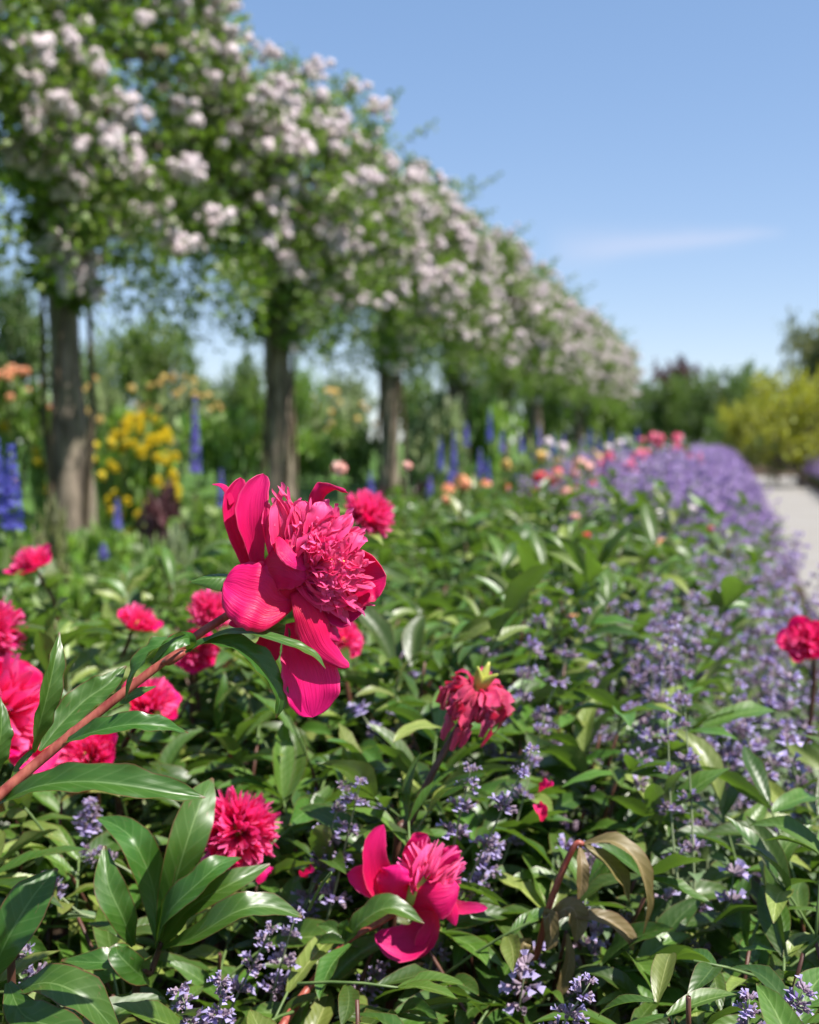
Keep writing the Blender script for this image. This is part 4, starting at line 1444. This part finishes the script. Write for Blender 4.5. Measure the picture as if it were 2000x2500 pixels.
# ------------------------------------------------------------------ pergola with climbing roses
PU = -5.75
PV_ = [4.3, 9.55, 14.75, 20.05, 25.3, 30.5, 35.7, 40.9, 46.1, 51.3, 56.5]
perg = thing('rose_pergola', 'long timber pergola of rough bark covered posts carrying climbing roses', 'pergola', (PU, PV_[1], 0))
rs = np.random.RandomState(21)
for i, v in enumerate(PV_):
    y0 = v - PV_[1]
    zz = np.linspace(0, 4.3, 26)
    n = 16
    a = np.linspace(0, 6.283, n, endpoint=False)
    rr = .150 + .055 * np.exp(-zz / .35) + .02 * np.sin(zz * 2.1 + i)
    V = np.zeros((26, n, 3))
    lob = .018 * np.sin(3 * a + i)[None] + rs.normal(0, .006, (26, n)) + .016 * np.sin(5 * a[None] + zz[:, None] * 1.3)
    V[:, :, 0] = (rr[:, None] + lob) * np.cos(a) + .03 * np.sin(zz * 1.1 + i)[:, None]
    V[:, :, 1] = (rr[:, None] + lob) * np.sin(a) + .03 * np.cos(zz * .9 + i)[:, None]
    V[:, :, 2] = zz[:, None]
    Q = [(r * n + j, r * n + (j + 1) % n, (r + 1) * n + (j + 1) % n, (r + 1) * n + j) for r in range(25) for j in range(n)]
    part('post', mesh('post', V.reshape(-1, 3) + [0, y0, 0], Q, None, ['bark']), perg)
    if i < len(PV_) - 1:
        L = PV_[i + 1] - v
        sag = .22
        V, Q = tube([(0, y0, 4.25), (0.02, y0 + L * .3, 4.25 - sag), (0, y0 + L * .7, 4.25 - sag), (0, y0 + L, 4.25)], .07, 9, 18)
        part('beam', mesh('beam', V, Q, None, ['bark']), perg)
    V, Q = tube([(-1.5, y0, 4.36), (0, y0, 4.40), (1.0, y0, 4.36)], .06, 8, 10)
    part('cross_bar', mesh('cross_bar', V, Q, None, ['bark']), perg)

ROSE_LEAF = ribbon([(0, 0, 0), (0, .5, .06), (0, 1, -.08)], [.12, .36, .05], (0, 0, 1), fold=.25, nt=3, ns=3, seed=4)


def rose_canopy(seed, nclump, nper, drape):
    """leaf matrices and bloom spots for one bay centred on its post"""
    rs = np.random.RandomState(seed)
    mats, bl, whips = [], [], []
    cl = []
    for i in range(nclump):
        v = rs.uniform(-2.75, 2.75)
        k = max(0.0, math.cos(v / 2.75 * 1.57)) ** 1.2                      # 1 at post, 0 at mid bay
        zc = 3.98 + .45 * k
        a = rs.uniform(0, 6.283)
        r = math.sqrt(rs.uniform(.1, 1))
        ru, rz = 1.00 + .34 * k, .60 + .72 * k
        u = .10 + ru * r * math.cos(a)
        z = zc + rz * r * math.sin(a)
        if math.sin(a) < 0 and math.cos(a) > 0:                      # hanging skirts on the sunny side
            z -= rs.uniform(0, .55) * drape * (0.35 + .65 * k)
        cl.append((u, v, z, rs.uniform(.24, .42)))
    for i in range(int(nclump * .16)):                              # growth round the post
        a = rs.uniform(0, 6.283)
        cl.append((.22 * math.cos(a), .25 * math.sin(a), rs.uniform(2.3, 3.7), rs.uniform(.12, .22)))
    for i in range(int(nclump * .62)):                              # thin hanging fringe under the bay
        v = rs.uniform(-2.6, 2.6)
        mats.append(leaf_cloud(22, (rs.uniform(-.9, 1.1), v, rs.uniform(2.35, 3.45)), (.18, .18, .32), .07, rs, shell=0))
    for (u, v, z, s) in cl:
        m = leaf_cloud(nper, (u, v, z), (s, s, s * .95), .085, rs, shell=.0, up=.6)
        mats.append(m)
    for (u, v, z, s) in cl:
        for j in range(rs.poisson(2.9 if u > 0 else .7)):
            d = unit(rs.normal(0, 1, 3) + np.array([1.5, -.7, .3]))
            bl.append((np.array([u, v, z]) + d * s * rs.uniform(.7, 1.25), rs.choice(6, p=[.20, .18, .2, .18, .14, .10])))
    for i in range(rs.randint(11, 15)):                               # long shoots reaching for the sky
        v = rs.uniform(-2.4, 2.4)
        p0 = np.array([rs.uniform(-.3, .9), v, 4.75])
        d = np.array([rs.uniform(.2, .9), rs.uniform(-.3, .5), rs.uniform(.35, 1.0)])
        L = rs.uniform(.6, 1.5)
        P = np.array([p0 - [0, 0, .3], p0, p0 + d * L * .6 + [0, 0, .05], p0 + d * L + [0, 0, -.12 * L]])
        whips.append(P)
        C = spline(P, 16)[5:]
        for c in C:
            mats.append(leaf_cloud(4, c, (.07, .07, .06), .075, rs, shell=0))
    return np.concatenate(mats), bl, whips


ROSEV = []
for k in range(3):
    m, bl, whips = rose_canopy(50 + k, 250, 80, 1.0)
    rs_ = np.random.RandomState(k)
    ac = Acc()
    ac.many(ROSE_LEAF[0], ROSE_LEAF[1], ROSE_LEAF[2], m, rs_.rand(len(m)))
    fol = ac.mesh('foliage', ['leaf_rose'])
    ac = Acc()
    for j in range(4):
        a = j * 1.6 + k
        P = [(.2 * math.cos(a), .2 * math.sin(a), 0), (.24 * math.cos(a + .5), .24 * math.sin(a + .5), 1.2), (.21 * math.cos(a + 1.2), .21 * math.sin(a + 1.2), 2.6),
             (.3 * math.cos(a + 1.7), .5 * math.sin(a + 1.7), 3.9), (.5 * math.cos(a + 2), 1.3 * math.sin(a + 2), 4.4)]
        V, Q = tube(P, [.030, .026, .022, .016, .008], 7, 26)
        ac.add(V, Q)
    for P in whips:
        V, Q = tube(P, [.006, .005, .004, .002], 4, 10)
        ac.add(V, Q)
    bl.sort(key=lambda b: -b[0][0])
    more = Acc()
    for (p, c) in bl[300:]:
        src = ROSEPAT[c]
        more.add(src[0] * rs_.uniform(1.2, 2.0) + p, src[1], src[2])
    blm = more.mesh('small_blossom', ['rose_pale'])
    ROSEV.append((fol, ac.mesh('stem', ['wood']), blm, bl[:300]))
rs = np.random.RandomState(33)
ordn = ['', '', 'second', 'third', 'fourth', 'fifth', 'sixth', 'seventh', 'eighth', 'ninth', 'tenth']
for i, v in enumerate(PV_):
    fol, stm, blm, bl = ROSEV[i % 3]
    rlab = ('pale pink climbing rose on the pergola post hidden before the yellow flowers' if i == 0 else 'pale pink climbing rose on the pergola post beside the yellow flowers' if i == 1
            else f'pale pink climbing rose on the {ordn[i]} pergola post counted from the yellow flowers')
    root = thing('climbing_rose', rlab, 'climbing rose', (PU, v, 0), 0, 'climbing roses along the pergola')
    part('stem', stm, root)
    part('foliage', fol, root, None, True)
    part('small_blossom', blm, root, None, True)
    for (p, c) in bl:
        mt = Matrix.Translation(Vector(p)) @ Matrix.Rotation(rs.uniform(0, 6.28), 4, 'Z')
        part('bloom', CLUSTER[c], root, mt @ Matrix.Scale(rs.uniform(1.2, 2.1), 4))

# ------------------------------------------------------------------ delphiniums
STAR = []
a = np.linspace(0, 6.283, 6)[:-1]
sv_, sq_, ss_ = [], [], []
for x in a:
    b = len(sv_)
    o, w = np.array([math.cos(x), 0, math.sin(x)]), np.array([-math.sin(x), 0, math.cos(x)])
    for q in (o * .1, o * .55 + w * .36 + [0, .12, 0], o * 1.0 + [0, .05, 0], o * .55 - w * .36 + [0, .12, 0]):
        sv_.append(q)
    sq_.append((b, b + 1, b + 2, b + 3))
    ss_ += [(0, .1, 0), (1, .5, 0), (0, 1, 0), (-1, .5, 0)]
STAR = (np.array(sv_), np.array(sq_), np.array(ss_, float))
DEL = {}
for mat in ('blue', 'blue_deep'):
    for k in range(2):
        rs_ = np.random.RandomState(160 + k)
        n = 64
        f = np.sort(rs_.rand(n))
        a = np.arange(n) * 2.4 + rs_.normal(0, .3, n)
        O = unit(np.stack([np.cos(a), np.sin(a), rs_.uniform(-.1, .4, n)], 1))
        X = unit(np.cross(O, [0, 0, 1.0]))
        Z = np.cross(X, O)
        s = .021 * (1.15 - .75 * f ** 2)
        rad = .024 * (1.1 - .8 * f)
        m = np.zeros((n, 3, 4))
        m[:, :, 0], m[:, :, 1], m[:, :, 2] = X * s[:, None], O * s[:, None], Z * s[:, None]
        m[:, :, 3] = O * rad[:, None] + np.stack([0 * f, 0 * f, f], 1) * [1, 1, .42]
        ac = Acc()
        ac.many(*STAR, m, rs_.rand(n))
        DEL[mat, k] = ac.mesh('flower_spike', [mat])
rs_ = np.random.RandomState(170)
ac = Acc()
m = leaf_cloud(150, (0, 0, .32), (.13, .13, .34), .075, rs_, shell=.1)
ac.many(ROSE_LEAF[0], ROSE_LEAF[1], ROSE_LEAF[2], m, rs_.rand(150))
DELFOL = ac.mesh('foliage', ['leaf_mid'])


def delphinium(label, px, ytop, d, hpx, mat='blue', group=None, wide=1.0):
    g0 = gnd(px, d)
    zt = z_at(ytop, d)
    L = hpx / F * d
    root = thing('delphinium', label, 'flower', g0, 0, group)
    sc = L / .42
    V, Q = tube([(0, 0, 0), (.01, 0, zt * .5), (0, 0, zt - .02)], [.007, .006, .003], 6, 10)
    part('stem', mesh('stem', V, Q, None, ['stem_green']), root)
    wz = wide * min(1.25, max(.8, sc))
    part('flower_spike', DEL[mat, int(px) % 2], root, Matrix.Translation((0, 0, zt - L)) @ Matrix.Diagonal((wz, wz, sc, 1)))
    k = max(.5, min(1.2, (zt - L * .8) / .66))
    part('foliage', DELFOL, root, Matrix.Diagonal((1.0, 1.0, k, 1)), True)


delphinium('large deep blue delphinium spike beside the bark covered post', 28, 1085, 3.6, 215, 'blue_deep', wide=1.35)
delphinium('second deep blue delphinium close behind the large one', -8, 1070, 3.9, 190, 'blue_deep', wide=1.2)
delphinium('tall slim violet delphinium before the yellow flowers', 478, 970, 6.6, 190)
delphinium('short violet delphinium below the yellow flowers', 285, 1215, 6.0, 85)
delphinium('violet delphinium behind the upper petals of the leading bloom', 540, 1145, 6.8, 95)
delphinium('little violet delphinium low in the grass by the post', 250, 1325, 5.4, 40)
delphinium('blue delphinium spike beyond the round pink peony', 905, 1150, 6.6, 75)
DG = 'delphiniums in the long border'
dl_list = [(1075, 1065, 8.0, 90), (1108, 1050, 8.4, 120), (1138, 1030, 9.0, 60), (1195, 995, 9.2, 90), (1225, 1050, 9.0, 60), (1172, 1095, 8.0, 80),
           (1190, 1120, 7.6, 70), (1273, 1060, 9.6, 50), (1315, 1035, 10.5, 60), (1352, 1060, 10.4, 65), (1300, 1100, 9.0, 50), (1400, 1085, 10.5, 50),
           (1440, 1045, 12, 50), (1462, 1065, 12, 55), (1490, 1050, 12.5, 60), (1555, 1040, 14, 45), (1050, 1160, 7.2, 60), (1098, 1140, 7.6, 60),
           (1260, 1130, 8.6, 50), (1330, 1110, 9.4, 45), (1375, 1055, 11.4, 50), (1420, 1070, 11.5, 45), (1520, 1062, 13, 40)]
for k, (px, yt, d, hp) in enumerate(dl_list):
    delphinium('violet blue delphinium spike in the long border before the pergola', px, yt, d, hp, 'blue' if k % 3 else 'blue_deep', DG)

# ------------------------------------------------------------------ rose bushes and small growth in the border
BUSHV = {}


def bush_mesh(mat, seed, n=900, size=.05):
    key = (mat, seed)
    if key not in BUSHV:
        rs = np.random.RandomState(seed)
        ac = Acc()
        ms = []
        for i in range(26):
            u = unit(rs.normal(0, 1, 3) + [0, 0, .3])
            r = rs.uniform(.25, .8)
            c = np.array([0, 0, .5]) + u * r * [.95, .95, .5]
            c[2] = max(c[2], .1)
            s = rs.uniform(.18, .34)
            ms.append(leaf_cloud(n // 26, c, (s, s, s * .62), size, rs, shell=0))
        m = np.concatenate(ms)
        ac.many(ROSE_LEAF[0], ROSE_LEAF[1], ROSE_LEAF[2], m, rs.rand(len(m)))
        st = Acc()
        for i in range(6):
            a = i * 1.05 + rs.rand()
            V, Q = tube([(0, 0, 0), (.15 * math.cos(a), .15 * math.sin(a), .3), (.45 * math.cos(a), .45 * math.sin(a), .8)], [.02, .015, .006], 5, 8)
            st.add(V, Q)
        BUSHV[key] = (ac.mesh('foliage', [mat]), st.mesh('stem', ['wood']))
    return BUSHV[key]


def shrub(label, px, d, ytop, hwpx, mat, cat='bush', n=1400, size=.06, seed=1, group=None, blooms=None, nb=0, bsc=1.0, name='shrub', top_only=True, pos=None):
    g0 = gnd(px, d) if pos is None else np.array(pos, float)
    zt = z_at(ytop, d) if pos is None else ytop
    wd = hwpx / F * d if pos is None else hwpx
    root = thing(name, label, cat, g0, seed * 1.7, group)
    fol, stm = bush_mesh(mat, 300 + seed % 4, n, size)
    mt = Matrix.Diagonal((wd, wd, zt, 1))
    part('stem', stm, root, mt)
    part('foliage', fol, root, mt, True)
    rs = np.random.RandomState(seed + 77)
    for i in range(nb):
        u = unit(rs.normal(0, 1, 3) + [0, 0, .9 if top_only else .1])
        p = np.array([0, 0, .5]) + u * [.95, .95, .52]
        p[2] = max(p[2], .12)
        p = p * [wd, wd, zt]
        part('bloom', RB[blooms][i % 2] if blooms in RB else blooms, root, Matrix.Translation(Vector(p)) @ Matrix.Scale(bsc * rs.uniform(.8, 1.2), 4))
    return root


def rose_bush(label, px, d, ytop, key, nb, group=None, hw=.26, seed=1):
    return shrub(label, px, d, ytop, hw / d * F, 'leaf_rose', 'rose bush', 700, .12, seed, group, key, nb, 1.0, 'rose_bush')


rs = np.random.RandomState(44)
rl = [('pink roses', 'rose_pink'), ('blush roses', 'rose_blush'), ('red roses', 'rose_red'), ('pale roses', 'rose_pale'), ('orange roses', 'rose_orange')]
spots = [(1345, 7.6, 1165, 'rose_red', 4), (1395, 7.4, 1150, 'rose_blush', 6), (1440, 7.2, 1160, 'rose_blush', 6), (1520, 8.2, 1115, 'rose_pink', 7), (1600, 8.8, 1090, 'rose_pink', 8),
         (1650, 9.5, 1090, 'rose_pink', 6), (1470, 7.0, 1190, 'rose_red', 4), (1560, 7.4, 1150, 'rose_pink', 4), (1250, 7.6, 1175, 'rose_orange', 3), (1130, 6.8, 1180, 'rose_orange', 3),
         (1340, 8.8, 1095, 'rose_pale', 4), (1500, 9.6, 1085, 'rose_pale', 4), (1600, 10.5, 1075, 'rose_pink', 4), (1420, 9.2, 1085, 'rose_yellow', 4), (1290, 8.4, 1120, 'rose_yellow', 3)]
for k, (px, d, yt, key, nb) in enumerate(spots):
    word = {'rose_red': 'red', 'rose_blush': 'blush', 'rose_pink': 'pink', 'rose_orange': 'orange', 'rose_pale': 'white', 'rose_yellow': 'cream yellow'}[key]
    nb, yt = int(nb * 1.7), yt - 14
    rose_bush(f'low rose bush with {word} blooms between delphiniums and lavender', px, d, yt, key, nb, f'{word} rose bushes in the long border', seed=k)


def single(label, px, py, d, key, sc=1.0, name='rose'):
    g0 = gnd(px + 15, d)
    p = at(px, py, d) - g0
    root = thing(name, label, 'flower', g0)
    V, Q = tube([(0, 0, 0), p * [.4, .4, .5], p], [.004, .003, .0025], 5, 10)
    part('stem', mesh('stem', V, Q, None, ['stem_green']), root)
    part('bloom', RB[key][int(px) % 2], root, Matrix.Translation(Vector(p)) @ Matrix.Scale(sc, 4))
    for j in range(3):
        a = j * 2.1 + px
        X, Y, Z = frame(np.array([math.cos(a), math.sin(a), .3]), (0, 0, 1.0))
        part('leaf', LEAF_LIB[j], root, m34(p * (.75 - .12 * j), X, Y, Z, .07))


single('blush pink bud like bloom above the leading peony', 828, 1145, 3.2, 'rose_blush', .62)
single('small pink bloom in front of the pale lower post', 994, 1138, 3.6, 'rose_blush', .45)
single('faded apricot bloom above peony leaves near the lavender', 1617, 1338, 3.9, 'rose_orange', .85)
single('cream white bloom at the edge of the lavender', 1605, 1258, 4.6, 'rose_pale', .55)
single('small coral red bloom over the catmint clump', 1430, 1307, 3.8, 'rose_red', .42)
single('pale bloom on the tilted catmint clump', 1402, 1262, 4.2, 'rose_blush', .5)
single('pale bloom in front of the lavender flowers', 1690, 1243, 5.0, 'rose_pale', .5)
single('orange dried bloom sticking up from peony leaves', 1395, 1520, 2.6, 'rose_orange', .5)
single('pink bloom against the lavender flowers', 1735, 1290, 4.6, 'rose_pink', .35)
single('bright pink bloom standing above the border', 1610, 1070, 7.5, 'rose_pink', .9)
single('apricot bloom beside the dark purple leaves', 1135, 1185, 5.2, 'rose_orange', .7)
single('small apricot bloom over the peony mounds', 1090, 1220, 5.0, 'rose_orange', .6)

# catmint rising out of the peony bed farther back
rs = np.random.RandomState(55)
for k, (px, py, d) in enumerate([(1345, 1270, 4.0), (1400, 1225, 4.2), (1460, 1190, 4.3), (1420, 1290, 3.9), (1370, 1330, 3.6), (1430, 1350, 3.4), (1340, 1400, 3.2), (1385, 1470, 2.8),
                                  (1560, 1420, 2.9), (1500, 1540, 2.4), (1380, 1610, 2.1), (1420, 1690, 1.9), (1360, 1700, 1.85), (1480, 1730, 1.8), (1300, 1440, 2.9), (1600, 1500, 2.5)]):
    catmint_stalk('violet catmint stalk rising out of the peony leaves', px, py, d, (rs.uniform(-.1, .5), 1, rs.uniform(-.2, .2)), .3, 700 + k, 7, 'catmint stalks amid the peony leaves')

for k in range(34):
    px, py = rs.uniform(1290, 1850), rs.uniform(1400, 1790)
    d = (H - rs.uniform(.66, .78)) / (py - 1080) * F
    if d < 1.45:
        continue
    catmint_stalk('violet catmint stalk rising out of the peony leaves', px, py, d, (rs.uniform(-.2, .6), 1, rs.uniform(-.3, .3)), .28, 740 + k, 7, 'catmint stalks amid the peony leaves')

# ------------------------------------------------------------------ left side: low green growth, dark leaves, yellow flowers
GC = Acc()
rs = np.random.RandomState(66)
n = 22000
u = rs.uniform(-5.4, -1.45, n)
v = 2.2 + rs.rand(n) ** 1.15 * 10
D = unit(np.stack([rs.normal(0, .5, n), rs.normal(0, .5, n), rs.uniform(.35, 1.3, n)], 1))
X = unit(np.cross(D, rs.normal(0, 1, (n, 3))))
Z = np.cross(X, D)
hgt = .26 + .12 * np.sin(u * 2.3 + v * 1.1) + .08 * np.sin(v * 3.1)
s = rs.uniform(.07, .16, n)
m = np.zeros((n, 3, 4))
m[:, :, 0], m[:, :, 1], m[:, :, 2] = X * s[:, None] * .8, D * s[:, None], Z * s[:, None]
m[:, :, 3] = np.stack([u, v, rs.uniform(0.0, 1.0, n) * np.maximum(hgt, .03)], 1)
GC.many(ROSE_LEAF[0] * [.75, 1, 1], ROSE_LEAF[1], ROSE_LEAF[2], m, rs.rand(n))
gco = bpy.data.objects.new('ground_cover', GC.mesh('ground_cover', ['leaf_bright']))
gco['kind'] = 'stuff'
gco['label'] = 'short bright green leafy growth between the bed and the pergola'
gco['category'] = 'ground cover'
link(gco)

for k, (px, d, yt, hw, mat) in enumerate([(150, 4.4, 1390, 90, 'leaf_bright'), (330, 4.8, 1330, 110, 'leaf_bright'), (470, 4.4, 1370, 90, 'leaf_grey'), (30, 5.2, 1330, 90, 'leaf_grey'),
                                            (250, 5.8, 1270, 70, 'leaf_bright'), (400, 6.2, 1280, 80, 'leaf_grey'), (560, 5.4, 1300, 80, 'leaf_bright'), (660, 6.6, 1240, 70, 'leaf_bright'),
                                            (760, 6.2, 1230, 60, 'leaf_grey'), (110, 6.4, 1220, 70, 'leaf_olive'), (870, 6.8, 1215, 70, 'leaf_mid'), (1000, 7.4, 1190, 70, 'leaf_bright'),
                                            (1150, 8.8, 1150, 80, 'leaf_bright'), (1260, 9.8, 1125, 80, 'leaf_grey'), (1380, 11, 1115, 80, 'leaf_bright'), (1480, 12.5, 1105, 70, 'leaf_grey'),
                                            (1060, 7.0, 1200, 60, 'leaf_mid'), (1210, 8.0, 1175, 70, 'leaf_bright')]):
    w = {'leaf_bright': 'bright green', 'leaf_grey': 'grey green', 'leaf_olive': 'olive', 'leaf_mid': 'mid green'}[mat]
    shrub(f'low {w} perennial clump in the long border', px, d, yt, hw, mat, 'plant', 700, .16, k, f'{w} perennial clumps', name='perennial')
shrub('dark purple leaved plant at the foot of the yellow flowers', 410, 8.2, 1195, 90, 'leaf_purple', 'plant', 700, .18, 2, name='perennial')
shrub('dark purple leaved plant before the pale lower post', 1010, 8.0, 1170, 100, 'leaf_purple', 'plant', 700, .18, 3, name='perennial')

yf = rose_mesh('yellow_flower', 91, 1, 0, .05)
yellow = shrub('mound of bright yellow flowers behind the pergola post', 345, 11.6, 1020, 95, 'leaf_bright', 'plant', 900, .14, 1, blooms=yf, nb=150, bsc=1.15, name='yellow_perennial', top_only=False)
shrub('slim clump of yellow flowers just beside the post', 255, 11.4, 1040, 28, 'leaf_bright', 'plant', 700, .2, 2, blooms=yf, nb=8, bsc=1.0, name='yellow_perennial')
shrub('slim clump of yellow flowers on the dark side of the post', 95, 11.6, 1090, 26, 'leaf_bright', 'plant', 700, .2, 3, blooms=yf, nb=7, bsc=1.0, name='yellow_perennial')
shrub('yellow flowers at the foot of the orange roses', 5, 11.8, 1040, 30, 'leaf_bright', 'plant', 700, .2, 1, blooms=yf, nb=6, bsc=1.0, name='yellow_perennial')

bg = [
    ('rose bush with orange blooms beside the dark post', 50, 13.0, 905, 110, 'leaf_mid', 'rose_orange', 26, 1.2),
    ('grey green rose bush with cream yellow blooms on top', 430, 15.5, 925, 130, 'leaf_grey', 'rose_yellow', 34, 1.15),
    ('grey green rose bush with apricot yellow blooms by the post', 270, 15.0, 910, 90, 'leaf_grey', 'rose_yellow', 20, 1.15),
    ('bright green bush behind the tall violet delphinium', 540, 13.2, 990, 110, 'leaf_bright', None, 0, 1),
    ('mid green bush behind the yellow flowers', 330, 13.4, 985, 110, 'leaf_bright', None, 0, 1),
    ('grey green rose bush with pale blooms between two posts', 800, 18.5, 960, 130, 'leaf_grey', 'rose_yellow', 24, 1.2),
    ('green bush below the pale rose blooms between two posts', 860, 17.5, 1030, 100, 'leaf_mid', None, 0, 1),
    ('bright green bush right of the second post', 740, 16.5, 1040, 80, 'leaf_bright', None, 0, 1),
    ('mid green bush left of the second post', 630, 16.8, 960, 80, 'leaf_mid', None, 0, 1),
    ('grey green bush right of the third post', 1050, 24, 950, 110, 'leaf_grey', None, 0, 1),
    ('bright green bush far behind the third post', 1180, 29, 960, 110, 'leaf_bright', None, 0, 1),
    ('green bush far along the pergola', 1330, 40, 960, 110, 'leaf_mid', None, 0, 1),
    ('mid green bush close behind the first post', 140, 14.0, 960, 80, 'leaf_mid', None, 0, 1),
    ('green bush filling the gap under the far bays', 1450, 48, 950, 110, 'leaf_mid', None, 0, 1),
]
for k, (lb, px, d, yt, hw, mat, key, nb, bs) in enumerate(bg):
    if d < 20:
        d, bs = d * 1.65, bs * 1.6
    shrub(lb, px, d, yt, hw, mat, 'bush', 1400, .10, k, None, key, nb, bs, 'rose_bush' if key else 'shrub')

# ------------------------------------------------------------------ trees


TREEV = {}


def tree_mesh(mat, seed, nclump, nper, size, shape):
    key = (mat, seed, shape)
    if key in TREEV:
        return TREEV[key]
    rs = np.random.RandomState(seed)
    ms, limbs = [], []
    for i in range(nclump):
        u = unit(rs.normal(0, 1, 3))
        r = rs.uniform(.2, .88)
        if shape == 'low':
            c = np.array([0, 0, .50]) + u * r * [1, 1, .46]
        elif shape == 'cone':
            z = rs.uniform(.05, 1)
            c = np.array([u[0] * (1 - z) * .9, u[1] * (1 - z) * .9, z])
        else:
            c = np.array([0, 0, .62]) + u * r * [1, 1, .36]
        s = rs.uniform(.13, .27)
        ms.append(leaf_cloud(nper, c, (s, s, s * .5), size, rs, shell=0))
        if i % 4 == 0:
            limbs.append(c)
    m = np.concatenate(ms)
    ac = Acc()
    ac.many(ROSE_LEAF[0], ROSE_LEAF[1], ROSE_LEAF[2], m, rs.rand(len(m)))
    tk = Acc()
    V, Q = tube([(0, 0, 0), (.01, .01, .25), (0, .02, .5), (.02, 0, .8)], [.045, .035, .025, .008], 9, 14)
    tk.add(V, Q)
    for c in limbs:
        z0 = c[2] * .55
        V, Q = tube([(0, 0, z0 * .9), c * [.5, .5, .75], c], [.018, .012, .004], 5, 8)
        tk.add(V, Q)
    TREEV[key] = (ac.mesh('crown', [mat]), tk.mesh('trunk', ['bark']))
    return TREEV[key]


def tree(label, px, d, ytop, hwpx, mat, seed, shape='round', nclump=70, nper=60, size=.05, name='tree', cat='tree', group=None):
    g0 = gnd(px, d)
    zt, wd = z_at(ytop, d), hwpx / F * d
    root = thing(name, label, cat, g0, seed * 2.1, group)
    cr, tk = tree_mesh(mat, seed % 4, nclump, nper, size, shape)
    mt = Matrix.Diagonal((wd, wd, zt, 1))
    part('trunk', tk, root, mt)
    part('crown', cr, root, mt, True)


tree('mid green tree behind the cream yellow roses', 355, 27, 735, 160, 'leaf_mid', 1)
tree('tall dark green tree beyond the orange roses', 30, 25, 640, 150, 'leaf_dark', 2)
tree('rounded bright green tree between first and second post', 720, 30, 850, 85, 'leaf_bright', 3)
tree('mid green tree behind the second post', 600, 31, 845, 90, 'leaf_mid', 4)
tree('small grey green tree between second and third post', 850, 34, 890, 90, 'leaf_grey', 5)
tree('green tree far behind the third post', 1010, 42, 905, 90, 'leaf_mid', 6)
tree('green tree beyond the far pergola bays', 1180, 52, 890, 110, 'leaf_dark', 7)
tree('mid green tree deep behind the long border', 1350, 60, 905, 110, 'leaf_mid', 8)
tree('dark tree at the far lawn edge behind the first bay', 200, 36, 820, 120, 'leaf_dark', 9)
tree('dark green tree behind the gap of sky', 500, 40, 905, 110, 'leaf_dark', 10)

tree('copper purple leaved tree rising behind the far hedge', 1645, 75, 855, 72, 'leaf_purple', 1, 'round', name='copper_tree')
HG = 'dark green trees closing the garden'
for k, (px, d, yt, hw, mt_) in enumerate([(1570, 62, 905, 95, 'leaf_dark'), (1630, 58, 885, 105, 'leaf_dark'), (1700, 56, 885, 95, 'leaf_mid'), (1752, 54, 870, 90, 'leaf_dark'), (1810, 55, 858, 90, 'leaf_mid')]):
    tree('dark green rounded tree in the row closing the garden', px, d, yt, hw, mt_, k, 'low', name='hedge_tree', group=HG)
tree('broad green tree left of the golden one', 1850, 50, 868, 70, 'leaf_mid', 3, 'low')
tree('tall grey olive tree behind the golden one', 2025, 60, 690, 150, 'leaf_olive', 1, 'low', nclump=110)
tree('golden yellow leaved tree beside the path', 1955, 27, 862, 165, 'leaf_yellow', 2, 'low', 90, 60, name='golden_tree')
tree('yellow green bush before the dark trees', 1815, 34, 940, 80, 'leaf_yellow', 1, 'low', name='golden_bush', cat='bush')
tree('dark green bush under the golden tree', 1900, 30, 1010, 90, 'leaf_dark', 3, 'low', name='shrub', cat='bush')
tree('mid green bush at the end of the lavender', 1770, 40, 990, 70, 'leaf_mid', 2, 'low', name='shrub', cat='bush')
tree('clipped pale lime bush behind the lavender', 1700, 34, 1072, 34, 'leaf_bright', 1, 'low', 40, 60, name='shrub', cat='bush')
tree('brownish dry bush at the end of the path', 1885, 38, 1085, 42, 'leaf_olive', 3, 'low', 40, 60, name='shrub', cat='bush')
tree('dark green hedge bush behind the right lavender', 2010, 33, 1020, 80, 'leaf_dark', 1, 'low', name='shrub', cat='bush')

EG = 'low bushes closing the path'
for k, (u_, v_2) in enumerate([(0.3, 45.5), (1.6, 44.4), (2.9, 44.8), (4.3, 45.4)]):
    shrub('low mid green bush closing the far end of the path', 0, 0, 1.5, 1.3, 'leaf_mid', 'bush', 1400, .10, k, EG, pos=(u_, v_2, 0))

# a few fallen petals lying on the peony leaves
FP = mesh('fallen_petal', *ribbon([(0, 0, 0), (0, .011, .003), (0, .022, .002)], [.002, .008, .004], (0, 0, 1), cup=.9, wave=.4, twist=1.2, nt=9, ns=7, seed=2), ['petal'])
for lb, px, py, d in [('fallen crimson petal under the pompon peony', 628, 2155, 1.3), ('fallen red petal on leaves beside the tall mauve catmint', 1318, 1930, 1.42),
                       ('crumpled fallen petal lying below the mauve catmint', 1320, 2005, 1.4), ('round fallen petal left of the loose crimson peony', 752, 2140, 1.36)]:
    p = at(px, py, d)
    o = thing('fallen_petal', lb, 'petal', p, px, None, FP)
    o.rotation_euler = (R(50), R(20 + px % 40), YAW + px)

print('objects', len(bpy.data.objects), 'near leaves', nleaf, 'tris', sum(len(m.polygons) for m in bpy.data.meshes) * 2)
